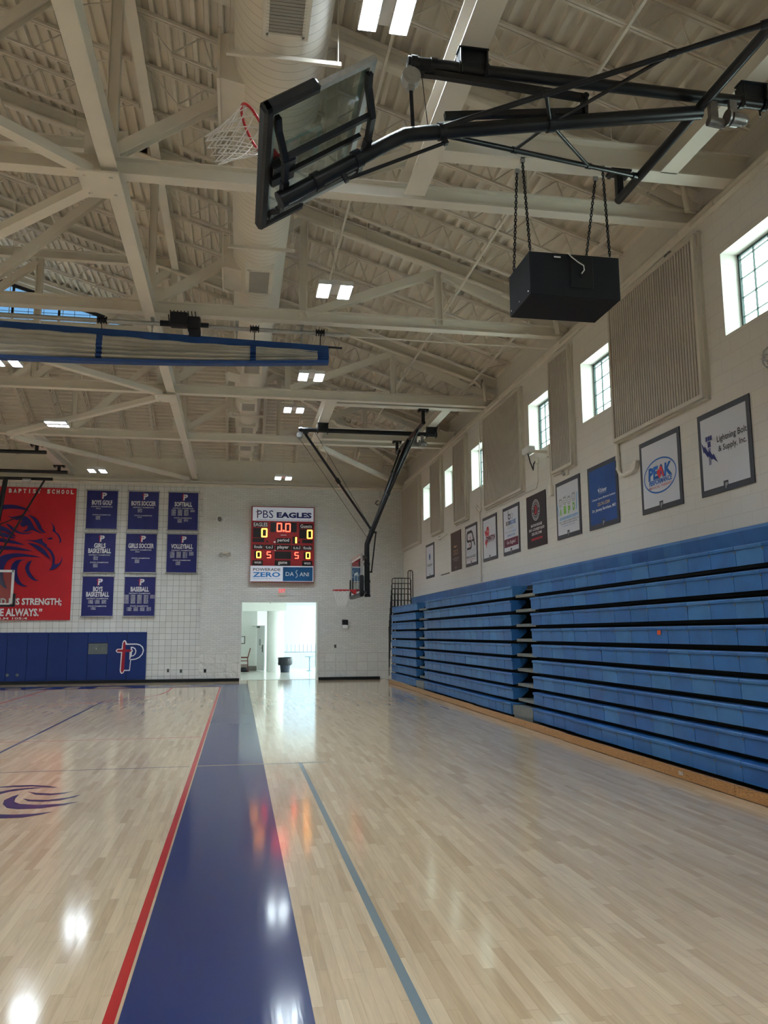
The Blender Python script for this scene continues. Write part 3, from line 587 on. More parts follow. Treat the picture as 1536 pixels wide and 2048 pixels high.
# duct -----------------------------------------------------------------------------
def make_duct():
    D = duct_mat(); FL = CREAM; C0 = (.34, 8.05)
    secs = [(1.0, 9.2, .51, .34), (9.5, 15.9, .44, .23), (16.2, 20.3, .405, .19), (20.6, 25.0, .365, .15), (25.3, 28.9, .325, .12)]
    t = thing('air_duct', 'big round cream air duct running the length of the hall under the roof', 'air duct', (.3, 15, 7.5)); ZC = 8.05
    for i, (a, b_, r, c) in enumerate(secs):
        m = MB(); m.tube((c, a, ZC), (c, b_, ZC), r, 48, caps=(i == 0))
        o = bpy.data.objects; ob = m.build('duct_section', D, None, origin=(c, 0, ZC)); ob.parent = t; ob.location = Vector((c, 0, ZC))-Vector(t['_o'])
        if i < len(secs)-1:
            a2, _, r2, c2 = secs[i+1]; m = MB(); ring = []
            for k in range(7):
                q = k/6; s = math.sin(q*math.pi/2); rr = r+(r2-r)*(1-math.cos(q*math.pi/2)); ring.append((c+(c2-c)*q, b_+(a2-b_)*q, rr))
            n = 48; v = [(cx+rr*math.cos(2*math.pi*j/n), yy, ZC+rr*math.sin(2*math.pi*j/n)) for cx, yy, rr in ring for j in range(n)]
            m.add(v, [(k*n+j, k*n+(j+1) % n, (k+1)*n+(j+1) % n, (k+1)*n+j) for k in range(6) for j in range(n)], 0, True)
            m.build('reducer', CREAM, t)
        else:
            m = MB(); m.tube((c, b_, ZC), (c, b_+.06, ZC), r, 40); m.build('end_cap', CREAM, t)
    def rc(y):
        for a, b_, r, c in secs:
            if y <= b_+.2: return r, c
        return secs[-1][2:]
    LV = mat('grille_slats', (.30, .29, .27), .5)
    for y, L in ((6.9, 1.0), (13.4, .95), (18.15, .8), (21.55, .8), (24.1, .8), (26.7, .75), (28.4, .6)):      # ceiling diffusers under the duct
        r, c = rc(y); z = ZC-r; m = MB(); w = .19
        m.box(c-w-.04, c+w+.04, y-L/2-.04, y+L/2+.04, z-.05, z+.12); o = m.build('outlet_collar', CREAM, t)
        m = MB()
        for s in (-1, 1): m.box(c+s*w-.025, c+s*w+.025, y-L/2, y+L/2, z-.065, z-.05); m.box(c-w, c+w, y+s*(L/2-.02)-.025, y+s*(L/2-.02)+.025, z-.065, z-.05)
        m.build('grille_frame', CREAM, t)
        m = MB(); n = int(L/.045)
        for k in range(n): yy = y-L/2+.04+(L-.08)*k/(n-1); m.bar((c-w, yy, z-.058), (c+w, yy, z-.058), .026, .006, up=(0, .5, 1))
        m.box(c-w, c+w, y-L/2, y+L/2, z-.0505, z-.0495); m.build('grille', LV, t)
    for y, L in ((9.0, .95), (13.8, .9), (19.4, .7), (22.9, .6)):                        # registers on its left flank
        r, c = rc(y); x = c-r; m = MB()
        m.prism([(x-.16, y-L/2, 8.32), (x-.16, y-L/2, 7.78), (x+.14, y-L/2, 7.72), (x+.14, y-L/2, 8.38)], (0, L, 0))
        m.box(x-.19, x-.16, y-L/2-.05, y+L/2+.05, 7.73, 8.37); m.build('side_register', CREAM, t)
    for y in (7.72, 12.15, 17.0, 22.45, 26.2):
        r, c = rc(y); z = ZC-r-.03; m = MB(); m.box(c-r-.07, c+r+.09, y-.02, y+.02, z-.045, z)
        for x in (c-r-.04, c+r+.06): m.tube((x, y, z-.03), (x, y, zr(x)-.03), .006, 6)
        m.build('hanger', PIPE, t)
make_duct()
# lamps ----------------------------------------------------------------------------
LED = mat('lamp_diffuser', (1, 1, 1), .5, var=0, emit=(.80, .92, 1.0), es=LAMP)
def led_optics():      # the lens sends most of the light downwards
    nt = LED.node_tree; n = nt.nodes; l = nt.links; lw = n.new('ShaderNodeLayerWeight'); lw.inputs[0].default_value = .5
    a = n.new('ShaderNodeMath'); a.operation = 'SUBTRACT'; a.inputs[0].default_value = 1; l.new(lw.outputs['Facing'], a.inputs[1])
    p = n.new('ShaderNodeMath'); p.operation = 'POWER'; l.new(a.outputs[0], p.inputs[0]); p.inputs[1].default_value = 1.2
    q = n.new('ShaderNodeMath'); q.operation = 'MULTIPLY'; l.new(p.outputs[0], q.inputs[0]); q.inputs[1].default_value = LAMP; l.new(q.outputs[0], n['Principled BSDF'].inputs['Emission Strength'])
led_optics()
HOUS = mat('lamp_housing', (.75, .76, .76), .4, var=.02)
def make_lamp(x, y, z, label, turned=False, group='twin panel ceiling lamps'):
    t = thing('ceiling_light', label, 'ceiling light', (x, y, z), group)
    f = (lambda a, b: (x+a, y+b)) if not turned else (lambda a, b: (x+b, y+a))
    def bx(m, a0, a1, b0, b1, z0, z1):
        p, q = f(a0, b0), f(a1, b1); m.box(min(p[0], q[0]), max(p[0], q[0]), min(p[1], q[1]), max(p[1], q[1]), z0, z1)
    m = MB()
    for s in (-1, 1): bx(m, s*.165-.10, s*.165+.10, -.26, .26, z+.006, z+.05)
    bx(m, -.07, .07, -.2, .2, z+.02, z+.09); bx(m, -.2, .2, -.03, .03, z+.05, z+.07); 
    for s in (-1, 1):  # rims added below the panels to shield the surroundings from grazing lamp light
        for q in (-.10, .092): bx(m, s*.165+q, s*.165+q+.008, -.26, .26, z-.022, z+.006)
        for q in (-.26, .252): bx(m, s*.165-.10, s*.165+.10, q, q+.008, z-.022, z+.006)
    m.build('housing', HOUS, t)
    for s in (-1, 1): m = MB(); bx(m, s*.165-.09, s*.165+.09, -.25, .25, z, z+.005); m.build('diffuser', LED, t)
    m = MB(); ztop = min(zr(x), zh(y))-.02
    m.tube((x, y, z+.09), (x, y, ztop), .008, 6)
    for s in (-1, 1): p = f(0, s*.15); m.tube((p[0], p[1], z+.07), (x, y, z+.35), .004, 5)
    m.build('hanging_rod', PIPE, t); return t
LR = [(1.36, 7.35, 7.85, 'twin panel ceiling light glaring at the top edge right of the duct', False), (1.36, 11.95, 6.86, 'twin panel ceiling light just right of the duct above the curtain end', False),
      (1.40, 16.55, 6.95, 'twin panel ceiling light just below the right end of the curtain', False), (1.34, 21.15, 7.5, 'twin panel ceiling light above the pulley of the lowered far hoop', False), (1.32, 25.75, 6.53, 'twin panel ceiling light hanging above the scoreboard', False),
      (-4.62, 16.55, 6.95, 'twin panel ceiling light at the left edge just under the curtain', False), (-4.6, 21.15, 6.88, 'twin panel ceiling light turned crosswise over the main court', True), (-4.35, 25.75, 6.6, 'twin panel ceiling light in front of the boys golf and soccer banners', False)]
for x, y, z, lab, tu in LR: make_lamp(x, y, z, lab, tu)
k = 0
for x in (1.36, -4.6, -11.4, -17.4):
    for y in (-6.45, -1.85, 2.75, 7.35, 11.95, 16.55, 21.15, 25.75):
        if any(abs(x-a[0]) < .6 and abs(y-a[1]) < .2 for a in LR): continue
        make_lamp(x, y, 6.95, 'ceiling lamp outside the picture, %s row, %s from the far wall' % ({1.36: 'duct side', -4.6: 'left edge', -11.4: 'middle', -17.4: 'far left'}[x], (NTH+['seventh', 'eighth'])[int(round((25.75-y)/4.6))]), group='ceiling lamps outside the picture')
# ---------------------------------------------------------------- side hoops
BG = glass('backboard_glass', (.80, .87, .86), .05)
PVX, PVZ = 4.45, 6.77
def net_mesh(R, r2, depth, n=12, rows=5):
    m = MB(); lv = []
    for k in range(rows+1):
        q = k/rows; rad = R+(r2-R)*(1-(1-q)**1.6); lv.append([(rad*math.cos(2*math.pi*(i+.5*(k % 2))/n), rad*math.sin(2*math.pi*(i+.5*(k % 2))/n), -depth*q) for i in range(n)])
    for k in range(rows):
        for i in range(n):
            a = lv[k][i]; o = 0 if k % 2 == 0 else 1
            for j in ((i-1+o) % n, (i+o) % n): m.tube(a, lv[k+1][j], .0055, 5, caps=False)
    for p in lv[-1]: m.sphere(p, .006, 6, 4)
    return m
def make_side_hoop(Yc, th, label):
    c, s = math.cos(th), math.sin(th)
    def W(x, z, y=0): dx, dz = x-PVX, z-PVZ; return Vector((PVX+dx*c+dz*s, Yc+y, PVZ-dx*s+dz*c))
    def D(v): return Vector((v[0]*c+v[2]*s, v[1], -v[0]*s+v[2]*c))      # direction
    def tr(mb):       # turn a mesh drawn in the lowered position
        mb.v = [tuple(W(p[0], p[2], p[1]-Yc)) for p in mb.v]; return mb
    t = thing('basketball_hoop', label, 'basketball hoop', (PVX, Yc, PVZ), 'ceiling hung side court hoops'); up = (0, 1, 0)
    # fixed overhead frame
    m = MB(); m.tube((1.47, Yc, 6.95), (5.16, Yc, 6.95), .058, 20)
    for x in (1.53, 1.72): m.tube((x-.03, Yc, 6.95), (x+.03, Yc, 6.95), .07, 16)
    m.build('main_pipe', BLK, t)
    for x in (2.11, 5.07):
        m = MB(); m.box(x-.15, x+.15, Yc-.06, Yc+.06, 7.135, 7.15); m.box(x-.13, x+.13, Yc-.03, Yc+.03, 7.0, 7.14)
        for d in (-.13, .13): m.tube((x+d-.02, Yc, 6.95), (x+d+.02, Yc, 6.95), .072, 16); m.box(x+d-.006, x+d+.006, Yc-.05, Yc+.05, 6.99, 7.14)
        for d in (-.13, .13):
            for e in (-.068, .068): m.tube((x+d, Yc+e, 6.86), (x+d, Yc+e, 7.12), .009, 6)
        m.build('beam_clamp', BLK, t)
    m = MB(); m.tube((PVX, Yc-1.78, 6.80), (PVX, Yc+1.76, 6.80), .05, 16); m.build('pivot_pipe', BLK, t)
    for d in (-1.72, 1.72):
        m = MB(); m.bar((PVX, Yc+d, 6.79), (PVX, Yc+d, 7.12), .08, .07, up); m.box(PVX-.13, PVX+.13, Yc+d-.09, Yc+d+.09, 7.12, 7.145)
        for a in (-.1, .1): m.box(PVX+a-.02, PVX+a+.02, Yc+d-.07, Yc+d+.07, 7.085, 7.12)
        m.build('pivot_hanger', BLK, t)
    m = MB(); m.tube((4.55, Yc-.02, 6.68), (4.72, Yc-.02, 6.66), .05, 16); m.tube((4.74, Yc-.12, 6.66), (4.86, Yc-.12, 6.65), .062, 18); m.sphere((4.87, Yc-.12, 6.65), .055, 12, 8); m.tube((4.70, Yc-.10, 6.68), (4.72, Yc-.10, 6.68), .08, 20)
    m.box(4.58, 4.66, Yc-.03, Yc+.03, 6.66, 6.9); m.box(4.76, 4.84, Yc-.08, Yc-.04, 6.62, 6.9); o = m.build('winch', mat('winch_metal', (.24, .23, .23), .35, metal=.8, var=.35, scale=12), t); o['label'] = 'bare metal winch motor'
    # mast and its spreaders
    m = MB(); pts = [W(4.46, 6.80), W(3.36, 4.12), W(3.29, 3.93), W(3.285, 3.75), W(3.30, 2.6)]; m.pipe(pts, .068, 18)
    for q in (W(3.84, 5.29), W(3.42, 4.27), W(3.285, 3.4), W(3.295, 2.95)):
        d = D((.37, 0, .93)) if q.z and (q-W(3.84, 5.29)).length < .01 or (q-W(3.42, 4.27)).length < .01 else D((0, 0, 1)); m.tube(q-d*.035, q+d*.035, .083, 18)
    m.tube(W(3.30, 2.6), W(3.301, 2.55), .08, 18); m.build('mast', BLK, t)
    m1 = W(3.36, 4.15); cl = W(3.84, 5.29)
    for d in (-1.23, 1.23):
        e = Vector((PVX, Yc+d, 6.80)); m = MB(); m.tube(m1, e, .026, 12); f = lambda q: m1+(e-m1)*q
        for q in (.36, .72): m.tube(f(q), cl, .018, 10); dd = (e-m1).normalized(); m.tube(f(q)-dd*.03, f(q)+dd*.03, .034, 10)
        m.tube(e-(e-m1).normalized()*.12, e, .038, 12); m.build('side_brace', BLK, t)
    A = Vector((1.63, Yc, 6.86)); B = W(3.40, 4.32)
    m = MB()
    if th > .3:
        el = Vector((3.24, Yc, 6.79)); el2 = Vector((3.23, Yc, 6.64)); m.bar(A, el, .06, .06, up); m.bar(el+Vector((0, 0, .03)), el2-Vector((0, 0, .03)), .06, .06, up); m.bar(el2, B+Vector((0, 0, .12)), .06, .06, up)
        m.tube(el-Vector((0, .05, 0)), el+Vector((0, .05, 0)), .03, 10)
    else:
        m.bar(A, B, .06, .06, up); k = A+(B-A)*.5; v = (B-A).normalized(); m.bar(k-v*.07, k+v*.07, .1, .1, up)
    m.box(A.x-.05, A.x+.09, Yc-.05, Yc+.05, 6.84, 6.93); m.build('folding_brace', BLK, t)
    m = MB(); m.tube(W(3.53, 4.24), W(3.41, 3.22), .018, 8); m.bar(W(3.36, 4.26), W(3.55, 4.24), .04, .05, up); m.bar(W(3.3, 3.2), W(3.43, 3.2), .04, .05, up); m.build('rear_rod', BLK, t)
    # safety reel, strap and hoisting cable
    m = MB(); m.tube((1.50, Yc-.05, 6.79), (1.50, Yc+.05, 6.79), .088, 22); m.tube((1.50, Yc-.056, 6.79), (1.50, Yc-.05, 6.79), .06, 20); m.box(1.46, 1.54, Yc-.03, Yc+.03, 6.85, 6.93); m.box(1.47, 1.53, Yc-.03, Yc+.03, 6.66, 6.72); o = m.build('safety_reel', GALV, t); o['label'] = 'round grey safety reel'
    m = MB(); B2 = W(3.33, 4.05)
    if th > .3: m.bar((1.50, Yc, 6.68), (1.515, Yc, B2.z+.06), .035, .006, up); m.tube((1.60, Yc, 6.9), (1.66, Yc, B2.z+.08), .004, 5)
    else: m.tube((1.50, Yc, 6.7), B2, .006, 5); m.tube((1.9, Yc, 6.9), W(3.4, 4.35), .006, 5)
    m.build('cable', BLKM, t)
    # backboard: glass, frame, target, padding
    h = .915; z0, z1 = 2.57, 3.60; xb = 3.0
    m = MB(); m.box(xb, xb+.012, Yc-h+.03, Yc+h-.03, z0+.03, z1-.03); tr(m).build('glass_board', BG, t)
    m = MB()
    for y in (-h+.025, h-.025): m.box(xb-.012, xb+.035, Yc+y-.03, Yc+y+.03, z0, z1)
    for z in (z0+.025, z1-.025): m.box(xb-.012, xb+.035, Yc-h, Yc+h, z-.03, z+.03)
    o = tr(m).build('board_frame', GALV, t); o['label'] = 'grey metal frame'
    m = MB(); X = xb-.003
    def rc(y0, y1, a, b): m.box(X-.001, X, Yc+y0, Yc+y1, a, b)
    rc(-h+.055, -h+.105, z0+.05, z1-.05); rc(h-.105, h-.055, z0+.05, z1-.05); rc(-h+.05, h-.05, z1-.105, z1-.055); rc(-h+.05, h-.05, z0+.055, z0+.10)
    rc(-.305, -.255, z0+.16, z0+.60); rc(.255, .305, z0+.16, z0+.60); rc(-.305, .305, z0+.55, z0+.60)
    o = tr(m).build('target_lines', mat('board_marking', (.62, .74, .72), .4, var=0), t); o['label'] = 'pale lines printed on the glass'
    m = MB(); m.bbox(xb-.045, xb+.065, Yc-h-.045, Yc+h+.045, z0-.05, z0+.045, .022)
    for y in (-1, 1): m.bbox(xb-.045, xb+.065, min(Yc+y*(h-.045), Yc+y*(h+.045)), max(Yc+y*(h-.045), Yc+y*(h+.045)), z0-.04, z0+.48, .022)
    for k in range(-5, 6): m.box(xb-.048, xb-.04, Yc+k*.16-.006, Yc+k*.16+.006, z0-.03, z0+.02)
    tr(m).build('edge_padding', RUB, t)
    for z in (z0+.08, z1-.06):
        m = MB(); P = [(xb+.045, -.80), (xb+.07, -.66), (xb+.20, -.42), (xb+.22, -.10)]
        for sg in (-1, 1):
            for p, q in zip(P, P[1:]): m.bar((p[0], Yc+sg*p[1], z), (q[0], Yc+sg*q[1], z), .05, .05)
        m.bar((xb+.22, Yc-.12, z), (xb+.22, Yc+.12, z), .06, .06); tr(m).build('mounting_arm', BLK, t)
    m = MB()
    for y in (-.42, .42): m.bar((xb+.18, Yc+y, z0+.05), (xb+.18, Yc+y, z1-.04), .045, .045, (0, 1, 0))
    m.bar((xb+.10, Yc, z0+.02), (xb+.10, Yc, z1-.05), .04, .04, (0, 1, 0)); m.bbox(xb+.02, xb+.1, Yc-.16, Yc+.16, z0+.04, z0+.28, .01); tr(m).build('mounting_frame', BLK, t)
    zr_ = z0+.15; xc = xb-.15-.2286
    m = MB(); m.pipe([(xc+.2286*math.cos(a*math.pi/16), Yc+.2286*math.sin(a*math.pi/16), zr_) for a in range(32)], .0125, 10, closed=True)
    m.prism([(xb-.012, Yc-.13, zr_+.02), (xb-.012, Yc-.13, zr_-.12), (xb-.17, Yc-.10, zr_-.005), (xb-.17, Yc-.10, zr_+.015)], (0, .012, 0)); m.prism([(xb-.012, Yc+.13, zr_+.02), (xb-.012, Yc+.13, zr_-.12), (xb-.17, Yc+.10, zr_-.005), (xb-.17, Yc+.10, zr_+.015)], (0, -.012, 0))
    m.box(xb-.02, xb-.012, Yc-.13, Yc+.13, zr_-.13, zr_+.03); m.box(xb-.20, xb-.012, Yc-.11, Yc+.11, zr_-.004, zr_+.012)
    for k in range(12): a = 2*math.pi*k/12; m.sphere((xc+.2286*math.cos(a), Yc+.2286*math.sin(a), zr_-.016), .006, 6, 4)
    o = tr(m).build('rim', REDP, t); o['label'] = 'red steel ring'
    n = net_mesh(.222, .13, .42 if th > .3 else .40)
    n.v = [(p[0]+xc, p[1]+Yc, p[2]+zr_-.018) for p in n.v]; o = tr(n).build('net', CORD, t); o['label'] = 'white cord net'
    return t
make_side_hoop(6.87, math.radians(57), 'black ceiling hung basketball hoop folded up overhead, glass board and red rim beside the duct')
make_side_hoop(21.1, 0.0, 'black ceiling hung basketball hoop lowered beyond the bleachers, right of the scoreboard')
# main court hoop, of which the right half shows at the left edge
def main_hoop():
    t = thing('basketball_hoop', 'black framed main court hoop hanging before the red eagle banner at the left edge', 'basketball hoop', (-8, 27.9, 6.8))
    for y, z in ((24.84, 6.92), (27.9, 6.93)):
        m = MB(); m.tube((-10.35, y, z), (-5.65, y, z), .055, 16)
        m.build('cross_pipe', BLK, t)
        for x in (-5.92, -10.08):
            m = MB(); m.box(x-.18, x+.18, y-.09, y+.09, 7.12, 7.15); m.bar((x, y, 6.9), (x, y, 7.13), .09, .09, (0, 1, 0))
            for d in (-.14, .14): m.box(x+d-.02, x+d+.02, y-.07, y+.07, 7.08, 7.12)
            m.build('beam_hanger', BLK, t)
    m = MB(); m.tube((-9.9, 27.9, 6.68), (-6.1, 27.9, 6.68), .05, 16); m.build('pivot_pipe', BLK, t)
    for s in (1, -1):
        f = lambda x: -8+s*(x+8)
        m = MB(); m.tube((f(-7.55), 27.9, 6.7), (f(-7.9), 27.85, 3.4), .075, 16); m.tube((f(-7.9), 27.85, 3.4), (f(-7.9), 27.8, 2.7), .075, 16); m.build('mast', BLK, t)
        m = MB(); m.tube((f(-6.35), 27.9, 6.66), (f(-7.8), 27.85, 3.75), .03, 10); m.tube((f(-6.92), 27.9, 5.5), (f(-7.7), 27.87, 5.12), .018, 8); m.tube((f(-7.68), 27.87, 5.1), (f(-7.42), 27.88, 4.5), .018, 8); m.build('side_brace', BLK, t)
    m = MB(); m.tube((-7.0, 27.75, 6.6), (-6.75, 27.75, 6.6), .06, 12); m.build('winch', GALV, t)
    y = 27.6
    m = MB(); m.box(-8.9, -7.1, y, y+.012, 2.6, 3.62); m.build('glass_board', BG, t)
    m = MB()
    for x in (-8.93, -7.07): m.box(x-.035, x+.035, y-.02, y+.03, 2.55, 3.66)
    for z in (2.58, 3.63): m.box(-8.96, -7.04, y-.02, y+.03, z-.035, z+.035)
    m.build('board_frame', mat('board_frame_white', (.62, .64, .65), .4, var=.03), t)
    m = MB(); m.bbox(-9.02, -6.98, y-.04, y+.06, 2.50, 2.57, .015)
    for x in (-9.0, -7.0): m.bbox(x-.035, x+.035, y-.04, y+.06, 2.5, 2.92, .015)
    m.build('edge_padding', RUB, t)
main_hoop()
# ---------------------------------------------------------------- divider curtain
def curtain():
    t = thing('divider_curtain', 'rolled up grey mesh divider curtain with blue hems slung below the second truss', 'curtain', (-4, 14.1, 6.3))
    xs = [-9.5+.11*i for i in range(int((1.5+9.5)/.11)+1)]; zt = lambda x: 6.745-.022*(x-0)
    def bot(x): return 6.21+.205*max(0, (x+4.2)/5.7)**2 if x > -4.2 else 6.21
    def prof(x, k):       # across the bag: upper cloth hangs slack, lower part is stacked pleats
        a, b = zt(x)-.10, bot(x)+.045; pts = []
        for i in range(25):
            q = i/24; z = a+(b-a)*q; r = .05*math.sin(min(1, q*1.6)*math.pi/2)
            fold = (0.010+.030*min(1, max(0, (q-.4)*5)))*math.sin(q*30+.7*math.sin(x*1.1))+.018*math.sin(x*2.3+q*5)*math.sin(q*3.1)+.01*math.sin(x*9+q*4)
            pts.append((x, 14.1-.05-r-fold*1.2, z+.008*math.sin(x*1.7+q*6)))
        return pts
    def sheet(x0, x1, mt, name, off=0, zz=None, label=None):
        m = MB(); X = [x for x in xs if x0 < x < x1]; X = [x0]+X+[x1]; v = []; n = 50
        for x in X:
            p = prof(x, 0); back = [(q[0], 28.2-q[1], q[2]) for q in p[::-1]]; ring = p+back
            v += [(a, b+(-off if b < 14.1 else off), c) for a, b, c in ring]
        n = len(ring); m.add(v, [(k*n+i, k*n+(i+1) % n, (k+1)*n+(i+1) % n, (k+1)*n+i) for k in range(len(X)-1) for i in range(n)], 0, True)
        m.add(v[-n:], [list(range(n))], 0); m.add(v[:n], [list(range(n))[::-1]], 0)
        o = m.build(name, mt, t)
        if label: o['label'] = label
    MESHC = mat('curtain_mesh', (.42, .40, .35), .8, var=.16, scale=2.2); HEM = mat('curtain_hem', (.012, .05, .19), .55, var=.12)
    sheet(-9.5, 1.30, MESHC, 'mesh_bag'); sheet(1.30, 1.50, HEM, 'end_strap', .008)
    for x in (-8.0, -5.1, -2.44, .16): sheet(x-.05, x+.05, HEM, 'strap', .01)
    m = MB(); v = []
    for x in xs: v += [(x, 14.06, zt(x)+.02), (x, 14.05, zt(x)-.12), (x, 14.15, zt(x)-.12), (x, 14.14, zt(x)+.02)]
    m.add(v, [(4*k+i, 4*k+(i+1) % 4, 4*k+4+(i+1) % 4, 4*k+4+i) for k in range(len(xs)-1) for i in range(4)]); m.build('top_hem', HEM, t)
    m = MB(); v = []
    for x in xs: b = bot(x); v += [(x, 13.985, b+.03), (x, 14.02, b-.012), (x, 14.18, b-.012), (x, 14.215, b+.03)]
    m.add(v, [(4*k+i, 4*k+(i+1) % 4, 4*k+4+(i+1) % 4, 4*k+4+i) for k in range(len(xs)-1) for i in range(4)]); m.build('bottom_hem', HEM, t)
    m = MB(); m.bar((-9.5, 14.1, zt(-9.5)+.01), (1.75, 14.1, zt(1.75)+.01), .03, .03); m.build('batten', BLKM, t)
    # drive shaft with its brackets and motor
    m = MB(); m.tube((-9.5, 14.1, 6.99), (1.9, 14.1, 6.97), .035, 12); m.build('drive_pipe', GALV, t)
    for x in (-8.2, -5.0, -2.42, .18, 1.35):
        m = MB()
        for d in (-.07, -.025, .025, .07): m.tube((x+d-.008, 14.1, 6.985), (x+d+.008, 14.1, 6.985), .065, 12)
        m.tube((x-.08, 14.1, 6.985), (x+.08, 14.1, 6.985), .045, 12); m.tube((x, 14.06, 6.95), (x, 14.08, zt(x)), .008, 6); m.build('winding_drum', BLKM, t)
    for x in (-6.3, -1.6+.02, -.13, 1.02):
        m = MB(); m.box(x-.03, x+.03, 14.05, 14.3, 7.04, 7.1); m.tube((x, 14.1, 6.9), (x, 14.1, 7.08), .02, 8); m.tube((x, 14.1, zt(x)), (x, 14.1, 6.9), .012, 6); m.build('bracket', GALV, t)
    m = MB(); m.bbox(-1.28, -.98, 13.98, 14.22, 6.95, 7.18, .02); m.bbox(-.98, -.76, 14.0, 14.2, 6.88, 7.12, .02)
    for k in range(8): m.box(-1.28+.06*k, -1.265+.06*k, 13.965, 14.2, 7.16, 7.19)
    m.tube((-1.45, 14.1, 6.99), (-.62, 14.1, 6.99), .05, 12); m.box(-.95, -.75, 13.99, 14.1, 6.76, 6.86); m.pipe([(-1.3, 13.96, 7.1), (-1.28, 13.93, 6.93), (-1.1, 13.93, 6.88), (-.97, 13.96, 6.93)], .012, 6)
    o = m.build('motor', BLKM, t); o['label'] = 'black gear motor'
curtain()
m = MB(); m.pipe([(-6, 14.42, 7.06), (5.2, 14.42, 7.06), (5.6, 14.42, 7.05), (5.8, 14.3, 7.0)], .012, 6); m.pipe([(-1, 14.36, 7.05), (3.0, 14.36, 7.05)], .012, 6)
tag(m.build('electrical_conduit', PIPE), 'thin cream conduits strapped under the second roof truss', 'conduit')
# ---------------------------------------------------------------- hanging speaker
def speaker():
    t = thing('box_speaker', 'large black box speaker hanging on four chains in front of the bleacher wall', 'speaker', (3.7, 8.65, 5.37))
    x0, x1, y0, y1, z0, z1 = 3.16, 4.25, 8.3, 9.0, 5.37, 5.885
    m = MB(); m.bbox(x0, x1, y0, y1, z0, z1, .006); m.build('cabinet', mat('speaker_carpet', (.007, .008, .012), .75, var=.25, scale=60, spec=.3), t)
    m = MB(); m.bbox(3.65, 3.92, y0-.012, y0, 5.48, 5.86, .004); m.build('rear_panel', mat('speaker_panel', (.005, .006, .008), .5, var=.1), t)
    m = MB(); m.box(3.45, 3.55, y0-.006, y0, 5.815, 5.855); o = m.build('label_plate', BLK, t); m = MB(); m.box(3.455, 3.535, y0-.008, y0-.006, 5.827, 5.845); m.build('bar_strip', WHI, o)
    m = MB(); m.pipe([(3.62, y0-.01, z1+.01), (3.66, y0-.03, z1-.05), (3.73, y0-.04, z1-.11), (3.79, y0-.05, z1-.15), (3.80, y0-.04, z1-.2), (3.775, y0-.02, z1-.235)], .007, 8); o = m.build('cable', WHT, t); o['label'] = 'white signal cable'
    m = MB(); m.tube((3.775, y0-.02, z1-.245), (3.775, y0, z1-.245), .02, 12); m.tube((3.765, y0-.015, z1-.30), (3.765, y0, z1-.30), .014, 12); m.build('socket', BLK, t)
    for y, z in ((8.36, z0+.06), (8.66, z0+.06), (8.94, z0+.06)): m = MB(); m.tube((x0-.004, y, z), (x0, y, z), .009, 8); m.build('screw', CHR, t)
    for (xa, ya, xb_, yb) in ((3.19, 8.34, 3.20, 8.52), (4.16, 8.34, 4.21, 8.52), (3.20, 8.93, 3.21, 8.74), (4.10, 8.93, 4.22, 8.74)):
        a = Vector((xa, ya, z1+.03)); b = Vector((xb_, yb, 7.13)); L = (b-a).length; n = int(L/.036); d = (b-a)/n; m = MB(); dn = d.normalized(); e1 = dn.cross(Vector((0, 1, 0))).normalized(); e2 = dn.cross(e1)
        for k in range(n):
            c_ = a+d*(k+.5); e = e1 if k % 2 else e2
            m.pipe([c_+dn*(.024*math.cos(q*math.pi/5))+e*(.013*math.sin(q*math.pi/5)) for q in range(10)], .0072, 5, closed=True)
        o = m.build('chain', BLK, t); q = MB(); q.pipe([a-dn*.02+dn*.018*math.cos(k*math.pi/6)+e1*.014*math.sin(k*math.pi/6) for k in range(12)], .004, 5, closed=True); q.build('shackle', CHR, o)
        q = MB(); q.box(b.x-.025, b.x+.025, b.y-.02, b.y+.02, 7.1, 7.165); q.build('clamp', GALV, o)
speaker()
# ---------------------------------------------------------------- bleachers
def pine_mat():
    m = bpy.data.materials.new('varnished_pine'); m.use_nodes = True; nt = m.node_tree; n = nt.nodes; l = nt.links; b = n['Principled BSDF']; b.inputs['Roughness'].default_value = .4
    tc = n.new('ShaderNodeTexCoord'); mp = n.new('ShaderNodeMapping'); mp.inputs['Scale'].default_value = (3, 1.1, 9); l.new(tc.outputs['Object'], mp.inputs[0])
    w = n.new('ShaderNodeTexNoise'); w.inputs['Scale'].default_value = 1.6; w.inputs['Detail'].default_value = 2; l.new(mp.outputs[0], w.inputs['Vector'])
    mu = n.new('ShaderNodeMath'); mu.operation = 'MULTIPLY'; l.new(w.outputs['Fac'], mu.inputs[0]); mu.inputs[1].default_value = 26
    fr = n.new('ShaderNodeMath'); fr.operation = 'FRACT'; l.new(mu.outputs[0], fr.inputs[0])
    ra = n.new('ShaderNodeValToRGB'); l.new(fr.outputs[0], ra.inputs[0]); e = ra.color_ramp.elements; e[0].color = (.42, .215, .075, 1); e[1].color = (.20, .085, .025, 1); e[0].position = .35; e[1].position = .95
    l.new(ra.outputs[0], b.inputs['Base Color']); return m
PINE = pine_mat()
RZ = [.33+.268*i for i in range(9)]
